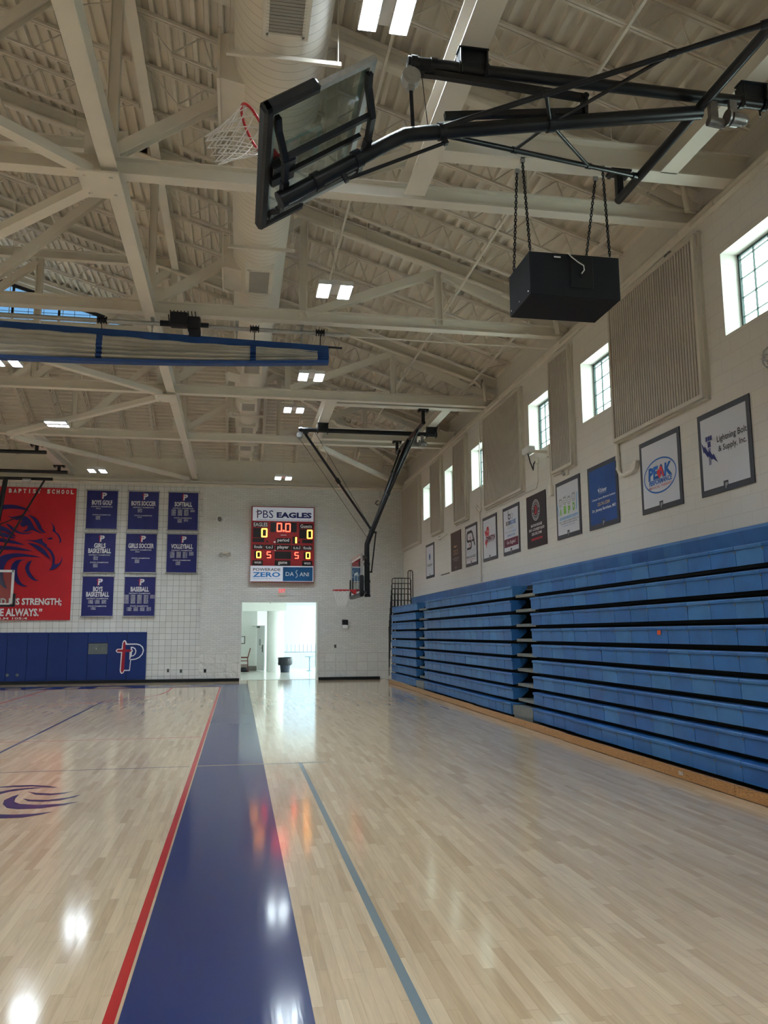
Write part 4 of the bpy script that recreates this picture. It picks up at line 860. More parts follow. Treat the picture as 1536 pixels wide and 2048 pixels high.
def bleacher(y0, y1, label, boards, steps=None, jog=None, rails=False):
    t = thing('bleacher', label, 'bleacher', (5.4, (y0+y1)/2, 0), 'blue telescopic bleachers')
    n = max(1, round((y1-y0)/.457)); w = (y1-y0)/n
    for i, zt in enumerate(RZ):
        m = MB(); x = 5.0 if i else 4.985
        if i == 8: x = 5.04
        for k in range(n):
            a, b = y0+k*w+.0035, y0+(k+1)*w-.0035; xx = x - (.03 if (jog and i == 0 and b < jog) else 0) + random.uniform(-.002, .002)
            P = [(xx+.012, zt-.205), (xx+.006, zt-.045), (xx-.008, zt-.038), (xx-.012, zt-.014), (xx-.004, zt-.002), (xx+.02, zt), (xx+.30, zt), (xx+.31, zt-.05), (xx+.20, zt-.15), (xx+.10, zt-.195)]
            m.prism([(p, a, z) for p, z in P], (0, b-a, 0), random.choice((0, 0, 3, 4)))
            if k: m.box(xx-.001, xx+.004, a-.012, a+.012, zt-.072, zt-.050, 1); m.box(xx-.002, xx, a-.005, a+.005, zt-.066, zt-.056, 2)
        m.build('seat_row', [BLUEPL, GREYM, BLACKIN, BLUEP2, BLUEP3], t)
    m = MB(); m.box(5.14, 5.86, y0+.02, y1-.02, .1, 2.40)
    for zt in RZ: m.box(5.08, 5.5, y0+.02, y1-.02, zt-.235, zt-.21)
    o = m.build('understructure', BLACKIN, t)
    for a, b, x in boards: m = MB(); m.box(x, x+.04, a+.004, b-.004, .008, .112); m.build('base_board', PINE, t)
    if steps:
        a, b = steps
        for zt in RZ[1:]:
            m = MB(); m.box(5.10, 5.5, a+.02, b-.02, zt-.225, zt-.175); m.build('aisle_step', GREYM, t)
        m = MB(); m.box(4.99, 5.3, a+.02, b-.02, .13, .30); m.box(5.0, 5.3, a+.05, b-.05, .02, .13); m.build('bottom_step', GREYM, t)
        m = MB(); m.box(5.55, 5.86, a, b, .05, 2.40); m.build('aisle_back', BLACKIN, t)
    if rails:
        for i in range(9):
            top = 3.44-.176*i-(.0 if i < 4 else .03*(i-3)); zb = RZ[8-i]-.1 if i else 2.45; zb = min(zb, top-.75); xa, xb_ = 5.045-.012*i, 5.69; y = y1+.05+.014*i; m = MB(); r = .06
            m.pipe([(xa, y, zb), (xa, y, top-r), (xa+.02, y, top-.02), (xa+r, y, top), (xb_-r, y, top), (xb_-.02, y, top-.02), (xb_, y, top-r), (xb_, y, zb)], .013, 8)
            for k in range(1, 6): x = xa+(xb_-xa)*k/6; m.tube((x, y, zb), (x, y, top), .008, 6)
            m.build('guard_rail', BLK, t)
    return t
tn = bleacher(2.6, 13.63, 'closed blue bleacher section nearest the camera filling the right edge', [(2.6, 7.6, 4.83), (7.6, 11.98, 4.83), (11.98, 13.7, 4.86)], jog=12.2)
bleacher(14.7, 22.0, 'closed blue bleacher section in the middle, between the two step aisles', [(13.7, 17.02, 4.86), (17.05, 22.05, 4.885)], steps=(13.63, 14.7), jog=17.1)
bleacher(23.05, 26.87, 'short closed blue bleacher section at the far end with stacked black guard rails', [(22.05, 26.9, 4.905)], steps=(22.0, 23.05), rails=True)
m = MB(); m.box(4.994, 4.9975, 9.18, 9.26, RZ[5]-.10, RZ[5]-.045)
tag(m.build('sticker', mat('orange_sticker', (.62, .10, .03), .5, var=.1)), 'small square orange sticker stuck on the nearest bleacher seats', 'sticker')
m = MB(); m.box(4.825, 4.83, 8.55, 8.64, .045, .085); m.box(4.822, 4.826, 8.57, 8.62, .05, .08); tag(m.build('latch_plate', CHR), 'small metal latch plate on the wooden bleacher base board', 'latch')
m = MB()
n = int((27.5-2.6)/.457)
for k in range(n):
    a = 2.6+k*.457; P = [(5.76, 2.55), (5.745, 2.76), (5.755, 2.80), (5.80, 2.805), (5.885, 2.80), (5.885, 2.55)]; m.prism([(p, a+.002, z) for p, z in P], (0, .453, 0), random.choice((0, 0, 1, 2)))
tag(m.build('bleacher_top_row', [BLUEPL, BLUEP2, BLUEP3]), 'long blue top row of seats against the wall above the folded bleachers', 'bleacher row')
m = MB(); y = 27.54; r = .06
m.pipe([(5.72, y, 2.7), (5.72, y, 3.68), (5.74, y, 3.73), (5.79, y, 3.75), (5.83, y+.01, 3.75), (5.875, y+.02, 3.73), (5.885, y+.02, 3.68), (5.885, y+.02, 2.7)], .014, 8); m.tube((5.80, y, 2.7), (5.80, y, 3.75), .009, 6)
tag(m.build('guard_rail', BLK), 'tall narrow black guard rail standing against the wall at the bleachers far end', 'guard rail')
# ---------------------------------------------------------------- things on the far wall
def wallbox(name, mt, label, cat, x0, x1, z0, z1, d=.06, y=None, bev=.008):
    y = y if y is not None else (YB if x0 > -1.3 else 29.3); m = MB(); m.bbox(x0, x1, y-d, y, z0, z1, min(bev, d*.4)); return tag(m.build(name, mt), label, cat)
def wall_pads():
    PAD = mat('wall_pad_vinyl', (.010, .030, .155), .5, var=.08, scale=2, bump=.05); xe = -3.065; w = .64; y = 29.3; k = 0
    while xe-w*(k+1) > -13.2:
        x1 = xe-w*k; x0 = x1-w; m = MB(); lab = 'navy wall pad with half of the white outlined emblem, right end of the row' if k == 0 else None
        if k == 2:    # the pad with the opening for a control box
            m.bbox(x0+.003, x1-.003, y-.05, y, .055, .965, .01); m.bbox(x0+.003, x1-.003, y-.05, y, 1.335, 1.70, .01); m.box(x0+.003, x0+.02, y-.05, y, .965, 1.335)
        else: m.bbox(x0+.003, x1-.003, y-.05, y, .055, 1.70, .01)
        ORDL = ['first', 'second', 'third', 'fourth', 'fifth', 'sixth', 'seventh', 'eighth', 'ninth', 'tenth', 'eleventh', 'twelfth', 'thirteenth', 'fourteenth', 'fifteenth', 'sixteenth']
        lab = 'navy wall pad, %s from the right end%s' % (ORDL[k], {0: ', emblem right half', 1: ', emblem left half', 2: ', around grey panel'}.get(k, ''))
        tag(m.build('wall_pad', PAD), lab, 'wall pad', 'navy pads along the far wall'); k += 1
    sh = Sheet((0, y-.051, 0), (1, 0, 0), (0, 0, 1), (0, -1, 0)); m = MB(); logo(sh, m, -3.605, .30, 1.135, 0, 1, 2, outline=True, e=.004)
    tag(m.build('wall_emblem', [WHI, PAD, mat('emblem_red', (.30, .012, .03), .5, var=.03)]), 'white outlined letter emblem with a red cross on the navy wall pads', 'emblem')
    m = MB(); m.box(-4.97, -4.22, 29.27, 29.3, .97, 1.33); o = m.build('control_panel', mat('panel_grey', (.13, .15, .15), .45, var=.2)); tag(o, 'grey recessed control panel set in the navy wall pads', 'panel')
    q = MB(); q.box(-4.72, -4.70, 29.265, 29.27, 1.13, 1.17); q.build('knob', WHI, o)
wall_pads()
def outlet(x, z, label, name='wall_outlet', mt=None):
    y = YB if x > -1.3 else 29.3; m = MB(); m.bbox(x-.04, x+.04, y-.012, y, z-.06, z+.06, .004); o = tag(m.build(name, mt or GREYM), label, 'outlet')
    q = MB(); q.box(x-.02, x+.02, y-.014, y-.012, z+.01, z+.04); q.box(x-.02, x+.02, y-.014, y-.012, z-.04, z-.01); q.build('socket', BLKM, o)
outlet(-2.33, .39, 'small grey wall outlet right of the navy pads, left of a pair'); outlet(-1.90, .37, 'small grey wall outlet right of the navy pads, right of a pair'); outlet(-1.09, .37, 'small black outlet on the rough blocks left of the doorway', mt=BLKM)
outlet(3.41, 1.17, 'small grey switch on the brick wall right of the doorway', 'wall_switch')
for x, w in ((-7.48, 'left'), (-7.17, 'right')):
    m = MB(); m.tube((x, 29.25, .31), (x, 29.235, .31), .05, 14); o = tag(m.build('floor_socket_cover', GREYM), 'round metal socket cover low on the wall pads, %s of the pair' % w, 'socket cover', 'round covers on the wall pads')
def horn(x, z):
    t = thing('wall_floodlight', 'white conical floodlight on the brick wall left of the scoreboard', 'light', (x, YB, z)); m = MB(); m.tube((x+.14, YB-.02, z+.06), (x, YB-.22, z), .05, 14, .10); m.tube((x+.03, YB-.18, z+.01), (x-.03, YB-.27, z-.02), .15, 18); m.build('housing', WHT, t)
    m = MB(); m.tube((x-.021, YB-.252, z-.01), (x-.028, YB-.26, z-.012), .09, 16); m.v = [(a-.012, b-.025, c-.01) for a, b, c in m.v]; m.build('lens', GREYM, t); m = MB(); m.bbox(x+.10, x+.22, YB-.05, YB, z+.0, z+.12, .01); m.build('bracket', WHT, t)
horn(-.68, 5.63)
def emergency(x, z):
    t = thing('emergency_light', 'beige twin head emergency light on the brick wall left of the scoreboard', 'light', (x, YB, z)); m = MB(); m.bbox(x-.09, x+.16, YB-.1, YB, z-.03, z+.07, .01); m.build('housing', CREAM, t)
    for d in (-.16, .12): m = MB(); m.tube((x+d, YB-.1, z-.02), (x+d-.02, YB-.2, z-.06), .05, 12, .07); m.build('lamp_head', mat('lamp_head_grey', (.42, .42, .40), .5), t)
emergency(-.47, 4.42)
t = thing('thermostat', 'wall mounted dispenser with black top and white base right of the doorway', 'dispenser', (3.75, YB, 1.8))
m = MB(); m.bbox(3.65, 3.85, YB-.1, YB, 1.92, 2.1, .01); m.build('housing', BLKM, t); m = MB(); m.bbox(3.65, 3.85, YB-.11, YB, 1.80, 1.92, .01); m.build('base', WHT, t)
def exit_sign():
    x0, x1, z0, z1 = 1.36, 1.65, 3.03, 3.21; t = thing('exit_sign', 'white exit sign with red letters above the doorway under the scoreboard', 'sign', (1.5, YB, z0)); m = MB(); m.bbox(x0, x1, YB-.06, YB, z0, z1, .006); m.build('housing', WHT, t)
    sh = Sheet((x0, YB-.06, z0), (1, 0, 0), (0, 0, 1), (0, -1, 0)); m = MB(); sh.text(m, 'EXIT', (x1-x0)/2, (z1-z0)/2, .13, .23, .02, .003); m.build('lettering', mat('exit_red', (.7, .03, .03), .5, var=0, emit=(1, .08, .06), es=.8), t)
    m = MB(); m.bbox(x0, x1, YB-.07, YB, z0-.07, z0-.005, .006); m.build('lamp_bar', CREAM, t)
exit_sign()
t = thing('wall_bracket_light', 'small white fixture with a dark cord hanging high near the far right corner', 'bracket', (4.95, YB, 6.5)); m = MB(); m.tube((4.98, YB-.05, 6.78), (4.98, YB-.05, 6.5), .035, 10); m.bbox(4.92, 5.04, YB-.12, YB, 6.45, 6.52, .01); m.build('mount', WHT, t)
m = MB(); m.pipe([(4.98, YB-.06, 6.45), (4.90, YB-.08, 6.40), (4.86, YB-.08, 6.32), (4.93, YB-.08, 6.26), (5.0, YB-.07, 6.28)], .015, 6); m.build('cord', BLKM, t)
# banners ------------------------------------------------------------------------
def cloth_banner(name, x0, x1, z0, z1, mt, y, label, cat='banner', group=None, amp=.008, seed=0):
    rnd = random.Random(seed); ph = rnd.random()*6; m = MB(); nx, nz = 36, 14; v = []
    for j in range(nz+1):
        for i in range(nx+1):
            u, w_ = i/nx, j/nz; v.append((x0+(x1-x0)*u, y-.02-amp*(math.sin(u*21+ph+w_*1.3)*.6+math.sin(u*9-ph)*.6)*(.25+.75*abs(w_-.5)*2), z0+(z1-z0)*w_))
    m.add(v, [(j*(nx+1)+i, j*(nx+1)+i+1, (j+1)*(nx+1)+i+1, (j+1)*(nx+1)+i) for j in range(nz) for i in range(nx)], 0, True)
    k = len(v); m.box(x0, x1, y-.012, y-.006, z0, z1, 0)
    t = thing(name, label, cat, ((x0+x1)/2, y, z0), group); m.build('cloth', mt, t); return t
YBN = 29.27
def sport_banner(x0, z1, lines, district, state, label, seed, h=1.33, w=1.02):
    z0 = z1-h; t = cloth_banner('championship_banner', x0, x0+w, z0, z1, CLOTHN, YBN, label, group='navy championship banners on the far wall', seed=seed)
    sh = Sheet((x0, YBN-.034, z0), (1, 0, 0), (0, 0, 1), (0, -1, 0)); c = w/2
    m = MB(); logo(sh, m, c+.04, h-.32, .29, 0, 1, 2, e=0); m.build('emblem', [WHI, CLOTHN, mat('banner_red', (.50, .03, .06), .5, var=0)], t)
    m = MB(); v = h-.42
    for s in lines: sh.text(m, s, c, v, .168, min(.86, .073*len(s)+.02), .034, 0); v -= .18
    v += .035; sh.text(m, 'DISTRICT CHAMPIONS', c, v, .042, .70, .015, 0); v -= .065
    def years(v, cols):
        n = len(cols); step = .215; x_ = c-.12 if n == 1 else c-step*(n-1)/2; vm = v
        for cc in cols:
            vv = v
            for yv in cc: sh.text(m, yv, x_, vv, .036, .15, .01, 0); vv -= .044; vm = min(vm, vv)
            x_ += step
        return vm
    vm = years(v, district); vs = max(min(vm-.06, h*.36 if len(lines) == 1 and len(district) < 2 else 9), .30 if len(state) and len(state[0]) < 4 else .2); vs = min(vm-.035, vs)
    sh.text(m, 'STATE CHAMPIONS', c, vs, .042, .60, .015, 0); years(vs-.06, state); m.build('lettering', WHI, t)
    for z, ex in ((z1+.015, .03), (z0-.02, .03)): m = MB(); m.tube((x0-ex, YBN-.03, z), (x0+w+ex, YBN-.03, z), .02, 10); m.build('rod', GALV, t)
    for x in (x0-.02, x0+w+.02): m = MB(); m.bar((x, YBN-.03, z1+.0), (x, YBN+.012, z1+.05), .02, .02); m.build('bracket', GALV, t)
sport_banner(-5.24, 6.57, ['BOYS GOLF'], [['2023']], [['2008', '2009', '2023']], 'navy boys golf championship banner, top of the left column', 1)
sport_banner(-3.85, 6.57, ['BOYS SOCCER'], [['2006', '2017', '2018']], [['2006']], 'navy boys soccer championship banner, top of the middle column', 2)
sport_banner(-2.50, 6.57, ['SOFTBALL'], [['1983', '1987', '1989', '1997', '2002'], ['2003', '2004', '2005', '2006', '2008'], ['2009', '2010', '2014', '2015', '2021'], ['2022', '2023']], [['1985', '2002', '2006'], ['2007', '2019']], 'navy softball championship banner, top of the right column', 3)
sport_banner(-5.25, 5.07, ['GIRLS', 'BASKETBALL'], [['2016', '2017', '2020']], [['2017', '2023', '2024']], 'navy girls basketball championship banner, middle of the left column', 4)
sport_banner(-3.88, 5.08, ['GIRLS SOCCER'], [['2024']], [['2023', '2024', '2025']], 'navy girls soccer championship banner, below the boys soccer one', 5)
sport_banner(-2.50, 5.08, ['VOLLEYBALL'], [['1997', '1998', '1999', '2000', '2001'], ['2002', '2004', '2005', '2006', '2010'], ['2011', '2012', '2014', '2017', '2019'], ['2020', '2023', '2024']], [['1998', '1999', '2005']], 'navy volleyball championship banner, below the softball one', 6)
sport_banner(-5.25, 3.58, ['BOYS', 'BASKETBALL'], [['1982', '1983', '1988'], ['1997', '1999', '2004'], ['2005', '2007', '2012']], [['1997', '1998']], 'navy boys basketball championship banner, bottom of the left column', 7)
sport_banner(-3.87, 3.58, ['BASEBALL'], [['1985', '1986', '1987', '1989', '1991', '1992', '1993'], ['1996', '1997', '1998', '2000', '2001', '2003', '2004'], ['2005', '2006', '2007', '2009', '2010', '2011', '2012'], ['2013', '2014', '2016', '2017', '2018', '2019', '2021'], ['2022', '2023', '2025']], [['1986', '1987', '1989'], ['1997', '2000', '2002'], ['2004', '2006', '2008'], ['2009', '2010', '2017']], 'navy baseball championship banner, bottom of the middle column', 8)
EAGLE = [[(-8.17,5.91),(-8.03,5.98),(-7.85,6.0),(-7.62,6.0),(-7.38,5.95),(-7.18,5.87),(-7.03,5.75),(-7.18,5.82),(-7.4,5.86),(-7.61,5.87),(-7.84,5.85),(-8.02,5.81),(-8.16,5.76)],[(-7.79,5.64),(-7.66,5.59),(-7.54,5.61),(-7.34,5.63),(-7.19,5.62),(-7.07,5.53),(-6.97,5.38),(-6.89,5.23),(-6.77,5.12),(-6.57,5.02),(-6.72,5.05),(-6.86,5.11),(-6.96,5.16),(-7.05,5.12),(-7.17,5.09),(-7.28,5.11),(-7.17,5.15),(-7.12,5.21),(-7.12,5.29),(-7.18,5.32),(-7.21,5.25),(-7.29,5.26),(-7.34,5.31),(-7.36,5.39),(-7.3,5.44),(-7.31,5.49),(-7.4,5.5),(-7.47,5.48),(-7.56,5.51),(-7.68,5.56)],[(-7.12,5.67),(-6.98,5.63),(-6.84,5.54),(-6.72,5.36),(-6.64,5.19),(-6.5,5.05),(-6.62,5.08),(-6.75,5.18),(-6.85,5.36),(-6.95,5.51),(-7.05,5.61)],[(-7.83,5.37),(-7.69,5.32),(-7.57,5.22),(-7.42,5.11),(-7.26,5.05),(-7.07,5.05),(-6.91,5.09),(-7.04,5.02),(-7.23,5.0),(-7.42,5.04),(-7.59,5.13),(-7.71,5.24)],[(-6.41,5.44),(-6.31,5.37),(-6.23,5.24),(-6.2,5.11),(-6.1,5.02),(-6.02,4.87),(-6.01,4.77),(-6.06,4.69),(-6.06,4.82),(-6.12,4.96),(-6.22,5.07),(-6.33,5.13),(-6.29,5.17),(-6.3,5.27),(-6.34,5.37)],[(-6.47,4.84),(-6.4,4.89),(-6.31,4.9),(-6.28,4.86),(-6.35,4.83)],[(-7.24,4.8),(-7.03,4.8),(-6.82,4.81),(-6.68,4.85),(-6.62,4.87),(-6.61,4.79),(-6.53,4.7),(-6.46,4.66),(-6.46,4.59),(-6.33,4.49),(-6.23,4.34),(-6.18,4.19),(-6.18,3.98),(-6.05,4.02),(-5.97,4.14),(-5.94,4.29),(-5.94,4.17),(-5.98,4.02),(-6.09,3.89),(-6.2,3.82),(-6.35,3.78),(-6.28,3.89),(-6.25,4.04),(-6.26,4.21),(-6.33,4.36),(-6.45,4.51),(-6.65,4.66),(-6.86,4.74),(-7.05,4.78)],[(-7.1,4.71),(-6.91,4.69),(-6.72,4.61),(-6.54,4.49),(-6.42,4.34),(-6.31,4.14),(-6.44,4.24),(-6.63,4.38),(-6.83,4.53),(-6.97,4.63)],[(-8.13,5.33),(-7.99,5.29),(-7.85,5.24),(-7.68,5.14),(-7.56,5.02),(-7.46,4.9),(-7.63,4.98),(-7.79,5.08),(-7.98,5.11),(-8.12,5.13)],[(-8.12,5.09),(-7.98,5.06),(-7.84,5.04),(-7.65,4.97),(-7.48,4.85),(-7.67,4.87),(-7.83,4.9),(-7.97,4.93),(-8.11,4.94)],[(-8.11,4.86),(-7.97,4.85),(-7.73,4.82),(-7.45,4.75),(-7.16,4.63),(-7.42,4.66),(-7.68,4.7),(-7.96,4.73),(-8.1,4.73)],[(-8.09,4.61),(-7.95,4.6),(-7.67,4.59),(-7.3,4.54),(-6.89,4.43),(-7.2,4.45),(-7.57,4.47),(-7.94,4.47),(-8.08,4.45)],[(-8.06,4.07),(-7.93,4.22),(-7.79,4.3),(-7.52,4.35),(-7.24,4.34),(-6.93,4.29),(-6.6,4.22),(-6.91,4.23),(-7.23,4.24),(-7.51,4.2),(-7.69,4.08),(-7.77,3.9),(-7.8,3.61),(-7.74,3.36),(-7.64,3.14),(-7.83,3.26),(-7.95,3.48)],[(-7.11,4.14),(-7.27,4.08),(-7.35,3.9),(-7.35,3.68),(-7.28,3.46),(-7.16,3.31),(-6.98,3.23),(-7.18,3.24),(-7.37,3.36),(-7.51,3.56),(-7.57,3.78),(-7.53,3.98),(-7.39,4.12)],[(-6.9,4.12),(-6.96,3.98),(-6.98,3.81),(-6.9,3.64),(-6.77,3.49),(-6.63,3.42),(-6.82,3.44),(-6.96,3.54),(-7.06,3.69),(-7.11,3.86),(-7.05,4.03)]]
def smooth(pts, n=3):
    out = []; N = len(pts)
    for i in range(N):
        p0, p1, p2, p3 = [Vector((*pts[(i+k-1) % N], 0)) for k in range(4)]
        a, b = (p1-p0).normalized(), (p2-p1).normalized(); c = (p3-p2).normalized()
        m0 = (p2-p0)*.5 if a.dot(b) > .3 else (p2-p1)*.6; m1 = (p3-p1)*.5 if b.dot(c) > .3 else (p2-p1)*.6
        for k in range(n):
            s = k/n; q = p1*(2*s**3-3*s**2+1)+m0*(s**3-2*s**2+s)*.9+p2*(-2*s**3+3*s**2)+m1*(s**3-s**2)*.9; out.append((q.x, q.y))
    return out
def eagle_banner():
    t = cloth_banner('school_banner', -10.6, -5.6, 2.11, 6.63, CLOTHR, YBN, 'huge red banner with a navy eagle head left of the navy sports banners', amp=.018, seed=11)
    sh = Sheet((0, YBN-.062, 0), (1, 0, 0), (0, 0, 1), (0, -1, 0)); m = MB()
    for s in EAGLE: sh.poly(m, smooth(s), 0)
    m.build('eagle_emblem', mat('banner_navy_ink', (.020, .018, .13), .55, var=.05), t)
    m = MB(); x = -7.735
    for ch in 'BAPTIST SCHOOL':
        if ch != ' ': sh.text(m, ch, x, 6.49, .15, .04 if ch == 'I' else .10, .05, 0)
        x += .1545
    sh.text(m, 'AND HIS STRENGTH;', -7.04, 2.71, .27, 2.30, .035, 0); sh.text(m, 'LORD', -8.55, 2.71, .27, .62, .035, 0); sh.text(m, 'HIS FACE ALWAYS.\u201d', -7.60, 2.37, .26, 2.22, .035, 0); sh.text(m, 'PSALM 105:4', -7.58, 2.17, .075, 1.25, .02, 0)
    m.build('lettering', WHI, t)
eagle_banner()
# scoreboard -------------------------------------------------------------------------
def scoreboard():
    X0, W, Z1, H = .41, 2.19, 6.085, 2.65; y = YB-.20
    t = thing('scoreboard', 'lit red electronic scoreboard with white sponsor panels above the doorway', 'scoreboard', (X0+W/2, YB, Z1-H))
    m = MB(); m.bbox(X0-.02, X0+W+.02, y, YB, Z1-H-.02, Z1+.02, .015); m.build('cabinet', mat('scoreboard_red', (.33, .022, .03), .45, var=.05), t)
    sx, sz = W/1265, H/1525
    sh = Sheet((X0, y, Z1), (1, 0, 0), (0, 0, 1), (0, -1, 0)); U = lambda x: (x-125)*sx; V = lambda v: -(v-155)*sz
    R = lambda mb, x0, y0, x1, y1, e=.004, mi=0: sh.rect(mb, U(x0), V(y1), U(x1), V(y0), e, mi)
    T = lambda mb, s, xc, yc, h, w, b=.015, e=.010, mi=0, shr=0: sh.text(mb, s, U(xc), V(yc), h*sz, w*sx, b, e, mi, shr)
    bw = mat('backlit_white', (.7, .72, .78), .5, var=.02, emit=(.72, .78, 1), es=.12)
    m = MB(); sh.slab(m, U(135), V(442), U(1382), V(160), 0, .012); o = m.build('sponsor_panel', bw, t)
    q = MB(); T(q, 'PBS', 390, 305, 160, 330, 0, .016); T(q, 'EAGLES', 983, 318, 118, 720, .05, .016); T(q, 'SCOREBOARD FACILITY PROVIDED BY BATON ROUGE COCA-COLA', 770, 422, 20, 1110, 0, .016); q.build('lettering', NAVYI, o)
    q = MB(); R(q, 228, 205, 242, 390, .018); R(q, 195, 255, 275, 266, .018); q.build('cross', MARI, o)
    m = MB()
    for b_ in ((500, 468, 1035, 670), (150, 590, 440, 785), (1088, 603, 1372, 797), (145, 800, 375, 880), (1152, 818, 1372, 890), (950, 758, 1050, 905), (620, 793, 915, 905), (150, 470, 448, 570), (1088, 490, 1372, 590), (150, 930, 368, 1032), (378, 932, 585, 1032), (605, 932, 925, 1040), (935, 938, 1145, 1040), (1158, 940, 1365, 1040),
               (185, 1065, 335, 1213), (425, 1068, 530, 1210), (595, 1068, 928, 1216), (985, 1072, 1095, 1216), (1190, 1075, 1325, 1216), (145, 1250, 358, 1358), (598, 1250, 915, 1360), (1155, 1252, 1362, 1360), (418, 850, 458, 885), (1070, 855, 1108, 890)): R(m, *b_)
    m.build('display_window', mat('display_black', (.018, .014, .016), .35, var=.1), t)
    m = MB()
    for s, xc, yc, h, w in (('EAGLES', 300, 520, 80, 280), ('Guests', 1232, 540, 75, 240), ('period', 765, 842, 85, 235), ('fouls', 258, 975, 62, 165), ('t.o.l', 480, 978, 62, 140), ('player', 763, 985, 85, 235), ('t.o.l', 1040, 985, 62, 140), ('fouls', 1260, 988, 62, 165), ('won', 253, 1298, 45, 140), ('game', 757, 1308, 65, 185), ('won', 1258, 1305, 45, 135), ('SPONSOR', 768, 730, 12, 115)):
        if s != 'SPONSOR': T(m, s, xc, yc, h, w, .02)
    for k in range(5): R(m, 712+24*k, 724, 730+24*k, 738)
    sh.disc(m, U(590), V(875), .04, .03); R(m, 585, 1040, 615, 1055, .01); m.build('lettering', WHI, t)
    Y_ = mat('led_amber', (.9, .5, .1), .5, var=0, emit=(1.0, .42, .03), es=9); RD = mat('led_red', (.9, .1, .05), .5, var=0, emit=(1.0, .035, .02), es=9)
    SEG = {'0': 'abcdef', '1': 'bc', '5': 'afgcd'}
    def digit(mb, d, x0, y0, x1, y1, t_=.19):
        u0, u1, v0, v1 = U(x0), U(x1), V(y1), V(y0); w = (u1-u0); k = w*t_; vm = (v0+v1)/2
        S = dict(a=(u0+k*.4, v1-k, u1-k*.4, v1), d=(u0+k*.4, v0, u1-k*.4, v0+k), g=(u0+k*.4, vm-k/2, u1-k*.4, vm+k/2), f=(u0, vm, u0+k, v1-k*.4), b=(u1-k, vm, u1, v1-k*.4), e=(u0, v0+k*.4, u0+k, vm), c=(u1-k, v0+k*.4, u1, vm))
        for c_ in SEG[d]: sh.rect(mb, *S[c_], .012)
    m = MB(); digit(m, '0', 318, 598, 438, 780); digit(m, '0', 1250, 615, 1362, 797); digit(m, '0', 225, 1070, 318, 1205); digit(m, '0', 1230, 1080, 1318, 1212); R(m, 1012, 772, 1042, 892, .012); o = m.build('digits', Y_, t); o['label'] = 'glowing amber digits'
    m = MB(); digit(m, '0', 628, 482, 735, 662); digit(m, '0', 802, 485, 912, 665); sh.disc(m, U(768), V(642), .035, .035, .012); digit(m, '5', 432, 1072, 520, 1206, .2); digit(m, '5', 998, 1078, 1085, 1210, .2); o = m.build('digits', RD, t); o['label'] = 'glowing red digits'
    m = MB(); sh.slab(m, U(112), V(1680), U(1388), V(1362), 0, .012); o = m.build('sponsor_panel', bw, t)
    q = MB(); T(q, 'POWERADE', 440, 1438, 58, 550, .01, .016); q.build('lettering', BLKI, o)
    q = MB(); T(q, 'ZERO', 435, 1540, 100, 555, .03, .016); T(q, 'THE ZERO CALORIE SPORTS DRINK', 435, 1618, 16, 560, 0, .016); q.build('lettering', mat('sign_blue', (.03, .22, .60), .5, var=.03), o)
    q = MB(); R(q, 765, 1385, 1372, 1668, .015); q.build('blue_field', mat('deep_water_blue', (.01, .09, .24), .45, var=.25, scale=2), o)
    q = MB(); T(q, 'DA', 905, 1525, 80, 165, 0, .02); T(q, 'ANI', 1200, 1530, 80, 190, 0, .02)
    pts = [(1060, 1445), (1035, 1470), (1030, 1495), (1050, 1520), (1062, 1550), (1050, 1580), (1025, 1598)]
    for a, b in zip(pts, pts[1:]): q.bar(sh.p(U(a[0]), V(a[1]), .02), sh.p(U(b[0]), V(b[1]), .02), .018, .002, up=(0, 1, 0))
    q.build('lettering', WHI, o)
scoreboard()
# ---------------------------------------------------------------- acoustic panels on the bleacher wall
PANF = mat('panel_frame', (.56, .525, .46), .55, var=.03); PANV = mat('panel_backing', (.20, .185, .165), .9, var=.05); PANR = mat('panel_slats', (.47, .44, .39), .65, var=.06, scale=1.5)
def panel(y0, y1, label, z0=4.58, z1=6.82):
    t = thing('acoustic_panel', label, 'acoustic panel', (XW, (y0+y1)/2, z0), 'ribbed acoustic panels on the bleacher wall'); m = MB(); w = .055
    for a, b, c, d in ((y0, y1, z0, z0+w), (y0, y1, z1-w, z1), (y0, y0+w, z0+w, z1-w), (y1-w, y1, z0+w, z1-w)): m.box(XW-.10, XW, a, b, c, d); 
    for a, b, c, d in ((y0-.03, y1+.03, z0-.03, z0), (y0-.03, y1+.03, z1, z1+.03), (y0-.03, y0, z0, z1), (y1, y1+.03, z0, z1)): m.box(XW-.05, XW, a, b, c, d)
    m.build('frame', PANF, t)
    m = MB(); n = int((y1-y0-2*w)/.068); p = (y1-y0-2*w)/n; v = []
    for k in range(n):
        a = y0+w+k*p
        v += [(XW-.085, a), (XW-.085, a+p*.55), (XW-.05, a+p*.62), (XW-.05, a+p*.93)]
    v.append((XW-.085, y1-w)); vs = [(x, y, z) for x, y in v for z in (z0+w, z1-w)]
    
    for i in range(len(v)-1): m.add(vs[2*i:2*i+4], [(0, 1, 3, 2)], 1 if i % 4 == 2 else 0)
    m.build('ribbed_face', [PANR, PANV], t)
panel(9.28, 11.85, 'wide ribbed beige acoustic panel nearest the camera above the white oval logo poster'); panel(13.52, 14.5, 'narrow ribbed beige acoustic panel above the children drawing poster')
panel(16.2, 18.87, 'wide ribbed beige acoustic panel in the middle of the wall'); panel(20.47, 21.72, 'narrow ribbed beige acoustic panel between the fourth and fifth windows')
panel(23.2, 24.5, 'narrow ribbed beige acoustic panel between the two farthest windows'); panel(26.2, 29.05, 'wide ribbed beige acoustic panel in the far right corner')
